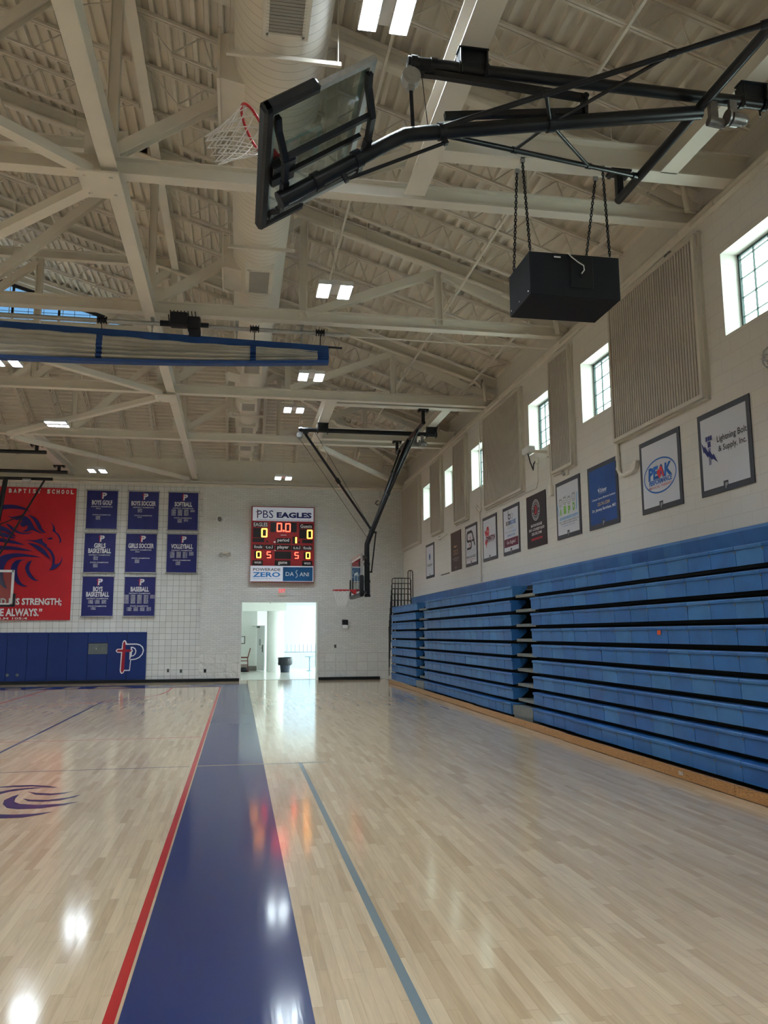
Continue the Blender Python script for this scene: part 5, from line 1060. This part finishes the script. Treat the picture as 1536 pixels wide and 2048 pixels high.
# ---------------------------------------------------------------- sponsor posters
PZ0, PZ1 = 3.32, 4.395
def poster(y0, y1, label, border, field, fn, bw=.075, tab=True):
    t = thing('sponsor_poster', label, 'poster', (XW, (y0+y1)/2, PZ0), 'sponsor posters above the bleachers'); W, H = y1-y0, PZ1-PZ0
    sh = Sheet((XW-.003, y1, PZ0), (0, -1, 0), (0, 0, 1), (-1, 0, 0)); m = MB(); sh.slab(m, 0, 0, W, H, 0, .014); m.build('backing', border, t)
    if field is not None: m = MB(); sh.rect(m, bw*.9, bw, W-bw*.9, H-bw, .0165); m.build('printed_field', field, t)
    inks = {}
    def ink(mt): return inks.setdefault(mt.name, (MB(), mt))[0]
    if tab: sh.rect(ink(border), W/2-.05, bw*.5, W/2+.05, bw+.055, .019); mb = MB(); logo(sh, mb, W/2+.005, .022, .095, 0, 1, None, e=.021); mb.build('small_emblem', [GRYI, border], t)
    fn(sh, ink, W, H)
    for k, (mb, mt) in inks.items():
        if mb.v: mb.build('lettering' if 'border' not in k else 'tab', mt, t)
def T(sh, mb, s, u, v, h, w, b=.015, shear=0, e=.020): sh.text(mb, s, u, v, h, w, b, e, 0, shear)
def p_bolt(sh, ink, W, H):
    b = ink(BLKI); T(sh, b, 'Lightning Bolt', .735, .665, .105, .62, .012); T(sh, b, '& Supply, Inc.', .735, .54, .10, .58, .012); n = ink(NAVYI)
    for k in range(3): sh.rect(n, .175+k*.049, .70, .218+k*.049, .76, .02)
    sh.rect(n, .215, .615, .283, .69, .02)
    for k in range(13): sh.poly(n, [(.222, .60-k*.017), (.278, .605-k*.017), (.278, .595-k*.017), (.222, .59-k*.017)], .02)
    sh.poly(n, [(.075, .71), (.135, .63), (.15, .65), (.215, .56), (.25, .575), (.31, .50), (.335, .515), (.42, .385), (.315, .455), (.30, .44), (.225, .505), (.205, .49), (.13, .575), (.115, .56)], .0205)
def p_peak(sh, ink, W, H):
    b = ink(BLUI); sh.ring(b, W/2, .50, .46, .255, .022, .02); T(sh, b, 'PEAK', W/2, .555, .19, .66, .05, .12); T(sh, b, 'PERFORMANCE', W/2, .42, .075, .64, .035, .2); r = ink(REDI); T(sh, r, 'PHYSICAL THERAPY', W/2, .345, .035, .64, 0)
    sh.poly(r, [(.53, .47), (.585, .62), (.64, .62), (.70, .47), (.655, .47), (.61, .58), (.57, .47)], .023); sh.poly(r, [(.49, .555), (.55, .60), (.62, .50), (.56, .45)], .0225)
def p_och(sh, ink, W, H):
    w = ink(WHI); T(sh, w, 'Ochsner', .60, .62, .075, .27, .02); sh.poly(w, [(.40, .64), (.445, .655), (.46, .72), (.45, .65), (.445, .58), (.425, .60)], .02); T(sh, w, 'Sports Medicine Institute', .585, .565, .014, .28, 0); T(sh, w, 'Ochsner Sports Medicine Institute', .60, .485, .045, .87, .012); T(sh, w, 'Dr. Jeremy Burnham, MD', .60, .30, .062, .88, .02)
    T(sh, ink(GLDI), '225.761.5200', .60, .395, .055, .46, .012)
def p_kids(sh, ink, W, H):
    g = ink(GRNI); k = ink(BLKI); lb = ink(LBLI); c = W/2
    for i, (ch, x, dz) in enumerate(zip('AIPD', (.23, .43, .63, .84), (0, .02, .0, .03))):
        T(sh, g, ch, x, .50+dz, .145, .10, .05); y = .665+dz; sh.ring(k, x, y, .082, .07, .007, .02, n=22); sh.ring(k, x-.03, y+.01, .010, .012, .006, .02, n=8); sh.ring(k, x+.03, y+.01, .010, .012, .006, .02, n=8)
        for q in range(6): a, b = math.pi*(1.15+.7*q/6), math.pi*(1.15+.7*(q+1)/6); sh.poly(k, [(x+.045*math.cos(a), y+.04*math.sin(a)), (x+.045*math.cos(b), y+.04*math.sin(b)), (x+.038*math.cos(b), y+.032*math.sin(b)), (x+.038*math.cos(a), y+.032*math.sin(a))], .02)
        for q in range(5): sh.poly(k, [(x-.07+.03*q, y+.05), (x-.05+.03*q, y+.095), (x-.045+.03*q, y+.09), (x-.062+.03*q, y+.05)], .02)
    sh.poly(lb, [(.06, .66), (.09, .66), (.14, .44), (.115, .44)], .0195); sh.poly(lb, [(.98, .76), (1.01, .77), (.96, .46), (.93, .46)], .0195)
    T(sh, lb, 'ASSOCIATES IN PEDIATRIC DENTISTRY', c+.03, .37, .055, .86, .03); T(sh, k, 'MARY T. PALMER, DDS  BRENT S. PENDLEY, DDS', c+.03, .305, .026, .86, .01); T(sh, k, 'ROSS FONTENOT, DDS  BETHEL LANDRY, DDS', c+.03, .265, .026, .74, .01); T(sh, ink(BLUI), '(225) 924-6622  www.aipd.com', c+.03, .22, .024, .56, 0)
def p_jj(sh, ink, W, H):
    w = ink(WHI); r = ink(REDI); c = W/2; sh.ring(w, c, .745, .22, .215, .012, .018, n=36); sh.ring(w, c, .745, .135, .13, .01, .018, n=30); T(sh, r, 'JJ', c, .745, .17, .15, .04)
    for k in range(20):
        a = 2*math.pi*k/20
        if k not in (0, 10): sh.disc(w, c+.178*math.cos(a), .745+.172*math.sin(a), .016, .018, .018, n=6)
    T(sh, w, 'BATON ROUGE', c+.02, .44, .055, .62, .02); T(sh, w, '10711 COURSEY BLVD', c+.02, .355, .055, .86, .02); T(sh, w, '225.292.7348', c+.02, .27, .055, .56, .02); T(sh, r, 'JIMMYJOHNS.COM', c+.02, .155, .06, .62, .05)
def p_bob(sh, ink, W, H):
    k = ink(BLKI); c = W/2; sh.rect(k, c-.17, .80, c-.14, .98, .02); sh.ring(k, c-.085, .835, .085, .065, .026, .02, n=22); g = ink(GRYI); sh.ring(g, c+.085, .835, .085, .065, .02, .02, n=22); sh.ring(g, c, .93, .05, .05, .008, .02, n=14)
    T(sh, k, 'BOB', c-.19, .70, .10, .24, .02); T(sh, ink(BLUI), 'BROOKS', c+.14, .70, .10, .40, .02); T(sh, g, 'SCHOOL', c-.02, .60, .07, .36, 0); T(sh, ink(GRYI), 'REAL ESTATE -', c-.15, .50, .045, .42, 0); T(sh, ink(LBLI), 'INSURANCE', c+.2, .50, .045, .28, 0); T(sh, ink(BLUI), 'BOBBROOKS.COM', c, .42, .04, .48, .01)
    m = ink(MARI); sh.rect(m, .09, .17, W-.09, .355, .019); T(sh, ink(WHI), 'Go Eagles!', c, .26, .10, .58, 0, .15, .022)
def p_vex(sh, ink, W, H):
    r = ink(REDI); k = ink(MARI); c = W/2; sh.poly(r, [(.18, .72), (.30, .56), (.45, .80), (.36, .82), (.30, .70), (.25, .76)], .02); sh.disc(r, .44, .71, .10, .12, .02)
    sh.poly(ink(POSW), [(.42, .66), (.46, .70), (.50, .68), (.47, .73), (.44, .76)], .022)
    T(sh, k, 'COVINGTON', .62, .53, .12, .72, .06, .1); sh.poly(r, [(.18, .40), (.25, .55), (.33, .48), (.36, .60), (.42, .45), (.34, .42), (.30, .30), (.26, .42)], .0195); T(sh, ink(BLKI), 'FLOORING & CARPET', .70, .455, .03, .5, .01)
def p_sa(sh, ink, W, H):
    k = ink(BLKI); q = lambda a: sh.poly(k, a, .02)
    q([(.16, .86), (.24, .92), (.62, .92), (.72, .86), (.95, .50), (.86, .50), (.66, .82), (.60, .85), (.27, .85), (.24, .82), (.24, .72), (.16, .72)]); q([(.16, .72), (.24, .72), (.30, .68), (.55, .68), (.62, .62), (.62, .48), (.55, .43), (.18, .43), (.18, .49), (.50, .49), (.54, .52), (.54, .60), (.50, .62), (.24, .62), (.16, .67)]); q([(.62, .62), (.88, .62), (.88, .67), (.62, .67)])
    r = ink(REDI); sh.poly(r, [(.47, .76), (.54, .76), (.52, .70), (.45, .70)], .021); sh.poly(r, [(.40, .58), (.46, .58), (.44, .52), (.38, .52)], .021)
    T(sh, ink(GRYI), 'SPECIALTY ALLOYS', W/2, .385, .04, .84, 0); T(sh, ink(GRYI), 'TITANIUM SERVICE STORE', W/2, .33, .022, .78, 0); T(sh, k, '800-262-4223', W/2, .24, .065, .84, .02); T(sh, r, 'www.specialtyalloys.com', W/2, .165, .032, .74, .01)
def p_coco(sh, ink, W, H):
    g = ink(mat('copper_ink', (.42, .25, .17), .5, var=.04)); T(sh, g, 'COCO', W/2, .50, .14, .52, 0); sh.poly(g, [(.30, .66), (.45, .69), (.60, .67), (.74, .68), (.60, .64), (.45, .63)], .02); w = ink(GRYI); T(sh, w, 'www.COCOBYCOCO.com', W/2, .33, .035, .70, .01); T(sh, w, '225-300-1000', W/2, .27, .03, .42, 0)
def p_gal(sh, ink, W, H):
    b = ink(NAVYI); c = W/2; sh.disc(b, c, .66, .10, .10, .019); sh.poly(ink(LBLI), [(c-.02, .58), (c+.06, .62), (c+.05, .72), (c-.02, .74), (c+.01, .67)], .021); T(sh, ink(BLKI), 'Gallagher', c, .40, .11, .74, .01)
poster(8.46, 9.575, 'white poster with navy bolt and lightning flash logo, nearest the camera', POSB, POSW, p_bolt)
poster(10.03, 11.17, 'white poster with blue and red letters inside a blue oval', POSB, POSW, p_peak)
poster(11.92, 13.05, 'dark blue sports medicine poster with white and gold lettering', POSB, POSBL, p_och)
poster(13.385, 14.5, 'white poster with green letters topped by drawn children faces', POSB, POSW, p_kids)
poster(15.03, 16.12, 'black poster with a round white emblem and red letters', POSBK, None, p_jj, tab=False)
poster(16.58, 17.69, 'white poster with a maroon Go Eagles strip', POSB, POSW, p_bob)
poster(18.15, 19.265, 'white poster with a tilted red and maroon logo', POSB, POSW, p_vex)
poster(19.76, 20.85, 'white poster with a large black angular two letter monogram', POSB, POSW, p_sa)
poster(21.3, 22.36, 'dark brown poster with copper coloured lettering', POSBR, None, p_coco)
poster(24.41, 25.51, 'white poster with a small blue globe logo, farthest along the wall', POSB, POSW, p_gal)
# ---------------------------------------------------------------- small fittings of the bleacher wall
def projector():
    t = thing('wall_projector', 'white boxy camera unit with looping cable on a bracket under the third window', 'camera', (5.85, 15.1, 5.1))
    m = MB(); m.bbox(5.50, 5.66, 14.85, 15.22, 5.10, 5.23, .02); m.build('housing', WHT, t); m = MB(); m.bbox(5.52, 5.62, 15.21, 15.25, 5.11, 5.19, .01); m.build('lens', BLKM, t)
    m = MB(); m.bar((5.62, 14.9, 5.12), (5.9, 14.75, 5.08), .05, .05); m.bbox(5.85, 5.91, 14.66, 14.80, 4.98, 5.22, .01); m.tube((5.87, 14.68, 4.35), (5.87, 14.68, 5.0), .02, 8); m.bbox(5.84, 5.91, 14.63, 14.73, 4.2, 4.42, .01); m.build('bracket', CREAM, t)
    m = MB(); m.pipe([(5.55, 15.0, 5.1), (5.6, 15.02, 4.92), (5.7, 15.15, 4.82), (5.8, 15.4, 4.85), (5.85, 15.5, 5.0), (5.87, 15.42, 5.05)], .012, 6); m.build('cord', BLKM, t)
    m = MB(); m.pipe([(5.89, 15.4, 5.0), (5.89, 15.4, 4.62), (5.89, 15.5, 4.50), (5.89, 16.1, 4.52), (5.89, 18.95, 4.50)], .010, 6); m.bbox(5.86, 5.91, 15.35, 15.45, 4.98, 5.08, .01); m.build('cable_run', CREAM, t)
projector()
m = MB(); m.pipe([(5.87, 11.83, 4.55), (5.87, 11.83, 4.14), (5.87, 11.77, 4.05), (5.87, 11.65, 4.02), (5.87, 11.42, 4.03), (5.87, 11.35, 4.05)], .03, 12); m.tube((5.87, 11.83, 4.30), (5.87, 11.83, 4.36), .038, 12); m.tube((5.87, 11.83, 4.14), (5.87, 11.83, 4.18), .038, 12)
m.prism([(5.84, 11.37, 4.0), (5.84, 11.25, 4.04), (5.84, 11.19, 4.16), (5.84, 11.31, 4.17), (5.84, 11.39, 4.10)], (.06, 0, 0)); tag(m.build('drain_pipe', CREAM), 'short cream pipe elbow with a flared end beside the oval logo poster', 'pipe')
t = thing('wall_horn', 'small beige notification horn just above the children drawing poster', 'horn', (XW, 13.95, 4.1)); m = MB(); m.bbox(5.865, 5.91, 13.86, 14.02, 4.46, 4.60, .008); m.build('back_box', CREAM, t); m = MB(); m.tube((5.865, 13.96, 4.52), (5.82, 13.98, 4.50), .04, 12, .055); m.build('horn', MATS['lamp_head_grey'], t)
t = thing('wall_spotlight', 'beige wall fitting in a round wire guard at the right edge of the picture', 'light', (XW, 7.95, 4.6)); m = MB(); m.tube((XW, 7.93, 4.66), (XW-.08, 7.93, 4.66), .06, 14); m.tube((XW-.06, 7.93, 4.66), (XW-.14, 8.02, 4.68), .03, 10); m.build('housing', CREAM, t)
m = MB()
for k in range(6):
    a = k*math.pi/6; m.pipe([(XW-.16*math.sin(q*math.pi/10), 7.93+.15*math.cos(q*math.pi/10)*math.cos(a), 4.66+.15*math.cos(q*math.pi/10)*math.sin(a)) for q in range(11)], .004, 5)
m.pipe([(XW-.01, 7.93+.15*math.cos(q*math.pi/8), 4.66+.15*math.sin(q*math.pi/8)) for q in range(16)], .005, 5, closed=True); m.build('wire_guard', GALV, t)
m = MB(); m.pipe([(5.88, 19.33, 6.9), (5.88, 19.33, 4.7), (5.88, 19.36, 4.62), (5.85, 19.3, 4.58)], .012, 6); m.tube((5.87, 19.42, 4.6), (5.87, 19.42, 2.85), .022, 8); m.bbox(5.862, 5.908, 19.34, 19.5, 4.6, 4.7, .01); m.pipe([(5.87, 19.42, 4.68), (5.78, 19.36, 4.75), (5.78, 19.45, 4.72), (5.86, 19.5, 4.62)], .012, 6)
tag(m.build('cable_drop', CREAM), 'cream cable drop with a small box between the red logo and black monogram posters', 'conduit')
m = MB(); m.bbox(5.82, 5.91, 23.55, 23.68, 4.36, 4.48, .01); m.bar((5.84, 23.5, 4.40), (5.84, 22.6, 4.42), .03, .03); tag(m.build('wall_bracket', CREAM), 'small cream bracket arm on the wall left of the brown poster', 'bracket')
m = MB(); m.bar((5.895, 23.55, 3.31), (5.895, 22.6, 3.31), .02, .025); tag(m.build('wall_rail', GREYM), 'thin empty poster rail low on the wall left of the brown poster', 'rail')
m = MB(); m.box(5.88, 5.91, 9.98, 10.12, 6.88, 6.92); m.box(5.86, 5.88, 10.07, 10.10, 6.87, 6.9); tag(m.build('corner_bracket', GREYM), 'small metal angle bracket under the ledge above the wide near panel', 'bracket')
# ---------------------------------------------------------------- foyer beyond the doorway
def foyer():
    TILE = mat('foyer_tile', (.74, .74, .70), .18, var=.05, coat=.4); X0, X1, Y0, Y1, Z1 = -3.0, 6.25, 29.75, 39.0, 3.0
    f = MB(); f.box(X0, X1, Y0, Y1, -.15, 0); struct(f.build('floor_foyer', TILE)); f = MB(); f.box(.1, 2.78, 29.68, 29.8, 0, .006); struct(f.build('trim_4', GALV))
    c = MB(); c.box(X0, X1, Y0, Y1, Z1, Z1+.1); c.box(X0, 2.05, 35.9, 36.2, 2.6, Z1); struct(c.build('ceiling_foyer', PLAST))
    w = MB(); w.box(X0, .86, 37.7, 37.8, 0, Z1); w.box(.86, 2.0, 38.3, 38.4, 0, Z1); w.box(X0-.1, X0, Y0, Y1, 0, Z1); w.box(1.95, 2.1, 38.3, Y1, 0, Z1); struct(w.build('wall_foyer', PLAST))
    b = MB(); b.box(X0, .86, 37.67, 37.7, 0, .2); struct(b.build('baseboard_foyer', mat('grey_cove_base', (.22, .20, .18), .5)))
    m = MB(); m.tube((1.62, 36.6, 0), (1.62, 36.6, 2.99), .37, 40); tag(m.build('round_column', mat('column_paint', (.78, .80, .78), .5, var=.02)), 'round white column in the foyer behind the black waste bin', 'column')
    # glazed end wall and side
    gl = MB(); gl.box(2.1, X1, Y1-.01, Y1, .0, Z1); g0 = MB()
    for x in (2.12, 4.2, 6.2): g0.box(x-.03, x+.03, Y1-.05, Y1+.02, 0, Z1)
    for z in (.03, Z1-.03): g0.box(2.1, X1, Y1-.04, Y1+.02, z-.02, z+.02)
    o = struct(g0.build('window_10', mat('foyer_window_frame', (.62, .72, .74), .4, var=.02))); gl.build('glass_pane', glass('tinted_foyer_glass', (.58, .66, .69), .02), o)
    g1 = MB()
    for y in (29.9, 32.2, 34.5, 36.8, 38.95): g1.box(X1-.05, X1+.02, y-.03, y+.03, 0, Z1)
    o = struct(g1.build('window_11', MATS['foyer_window_frame'])); g2 = MB(); g2.box(X1-.02, X1-.01, Y0, Y1, 0, Z1); g2.build('glass_pane', glass('clear_foyer_glass', (.95, .97, .97), 0), o)
    gr = MB(); gr.box(-10, 40, Y1+.05, 75, -.2, -.1); gr.box(X1+.05, 40, 20, Y1+.05, -.2, -.1); struct(gr.build('ground', mat('pale_concrete', (.85, .85, .84), .8, var=.05, scale=.5)))
    r = MB(); r.bar((2.2, 43, .68), (9, 43, .68), .03, .03)
    for k in range(32): r.tube((2.3+.21*k, 43, -.1 if k % 8 == 0 else .68), (2.3+.21*k, 43, 1.07), .010, 6)
    tag(r.build('outdoor_railing', mat('railing_blue_grey', (.2, .26, .30), .5)), 'thin outdoor railing seen through the foyer glass', 'railing')
    # door left ajar
    t = thing('foyer_door', 'white door with a lever handle standing ajar in the foyer left of the column', 'door', (.9, 37.6, 0)); m = MB(); a, b_ = Vector((.87, 37.66, 1.0)), Vector((1.16, 36.95, 1.0)); m.bar(a, b_, .045, 1.98); m.build('leaf', mat('door_white', (.70, .71, .72), .4, var=.02), t)
    n = (b_-a).normalized(); s = Vector((n.y, -n.x, 0)); s = -s if s.x > 0 else s
    m = MB(); p = a+n*.66+s*.03; m.bar(p+Vector((0, 0, -.18)), p+Vector((0, 0, .14)), .05, .015, up=(0, 1, 0)); m.bar(p+s*.03, p+s*.03-n*.12, .02, .02); m.build('handle', BLKM, t)
    m = MB(); m.bar(a+n*.05+s*.05+Vector((0, 0, .93)), a+n*.30+s*.05+Vector((0, 0, .93)), .06, .07); m.bar(a+n*.15+s*.1+Vector((0, 0, .95)), (.62, 37.6, 1.97), .02, .015); m.build('closer', GREYM, t)
    m = MB(); m.bar(a+n*.25+s*.026+Vector((0, 0, .25)), a+n*.42+s*.026+Vector((0, 0, .25)), .004, .28); m.build('notice', GRYI, t)
    t = thing('picture_frame', 'dark framed notice on the foyer wall above the bar stool', 'picture', (.15, 37.7, 1.2)); m = MB()
    for x0, x1, z0, z1 in ((-.2, .32, 1.18, 1.215), (-.2, .32, 1.49, 1.52), (.285, .32, 1.18, 1.52), (-.2, -.165, 1.18, 1.52)): m.box(x0, x1, 37.66, 37.7, z0, z1)
    m.build('frame', mat('frame_brown', (.10, .07, .05), .5), t); m = MB(); m.box(-.17, .29, 37.68, 37.69, 1.21, 1.5); m.build('sheet', WHI, t)
    # bar stool
    t = thing('bar_stool', 'dark red wooden bar stool with a tall back just inside the doorway', 'stool', (.28, 36.3, 0)); WD = mat('mahogany_wood', (.11, .022, .02), .35, var=.2, scale=9)
    m = MB(); m.bbox(.05, .46, 36.08, 36.50, .60, .645, .012); m.build('seat', WD, t)
    for x, y, dx in ((.08, 36.12, -.02), (.08, 36.46, -.02), (.43, 36.12, .03), (.43, 36.46, .03)): m = MB(); m.bar((x, y, .60), (x+dx, y, 0), .035, .035, (0, 1, 0)); m.build('leg', WD, t)
    m = MB()
    for y in (36.1, 36.48): m.bar((.44, y, .6), (.54, y, 1.0), .035, .035, (0, 1, 0))
    for z, x in ((.98, .535), (.88, .51), (.78, .485)): m.box(x-.012, x+.012, 36.1, 36.48, z-.035, z+.035)
    for y in (36.2, 36.29, 36.38): m.bar((.45, y, .64), (.53, y, .96), .012, .03, (0, 1, 0))
    m.build('back', WD, t); m = MB()
    for y in (36.12, 36.46): m.box(.07, .45, y-.012, y+.012, .28, .31); m.box(.07, .45, y-.012, y+.012, .46, .485)
    for x in (.07, .44): m.box(x-.012, x+.012, 36.12, 36.46, .22, .25)
    m.build('stretcher', WD, t)
    m = MB(); m.sphere((.27, 36.3, .09), .17, 16, 10, 0, (1, .9, .62)); m.sphere((.36, 36.25, .06), .12, 12, 8, 0, (1, 1, .5)); m.v = [(a, b, max(c, .002)) for a, b, c in m.v]; tag(m.build('floor_bag', BLKM), 'low black bag lying under the bar stool', 'bag')
    # bin
    t = thing('waste_bin', 'round black waste bin with a black liner in front of the foyer column', 'waste bin', (2.0, 35.5, 0)); m = MB(); m.tube((2.0, 35.5, 0), (2.0, 35.5, .58), .19, 28, .245); m.build('barrel', mat('bin_plastic', (.02, .03, .05), .4, var=.1), t)
    m = MB(); n = 40; v = []
    for k, (z, r) in enumerate(((.30, .275), (.36, .30), (.48, .30), (.58, .30), (.63, .285), (.62, .24))): v += [(2.0+(r+.014*math.sin(i*5.1+k*1.7))*math.cos(2*math.pi*i/n), 35.5+(r+.014*math.sin(i*3.7+k))*math.sin(2*math.pi*i/n), z+.02*math.sin(i*2.3)*(k == 0)) for i in range(n)]
    m.add(v, [(k*n+i, k*n+(i+1) % n, (k+1)*n+(i+1) % n, (k+1)*n+i) for k in range(5) for i in range(n)], 0, True); m.build('liner', mat('bin_liner', (.02, .024, .03), .25, var=.2, bump=.5, scale=14), t)
    t = thing('pedestal_table', 'small round pedestal table by the foyer glass right of the bin', 'table', (3.13, 36.5, 0)); TM = mat('table_blue_grey', (.22, .34, .42), .4, var=.05)
    m = MB(); m.tube((3.13, 36.5, .60), (3.13, 36.5, .625), .22, 26); m.build('tabletop', TM, t); m = MB(); m.tube((3.13, 36.5, .03), (3.13, 36.5, .60), .028, 12); m.build('post', TM, t); m = MB(); m.tube((3.13, 36.5, 0), (3.13, 36.5, .03), .15, 20, .10); m.build('base', TM, t)
    t = thing('foyer_ceiling_fixture', 'small white fixture on the foyer ceiling', 'ceiling fixture', (1.35, 34.5, 2.9)); m = MB(); m.bbox(1.2, 1.5, 34.4, 34.6, 2.93, 3.0, .01); m.build('housing', WHT, t); m = MB(); m.tube((1.3, 34.45, 2.88), (1.3, 34.45, 2.94), .03, 10); m.build('lens', BLKM, t)
foyer()
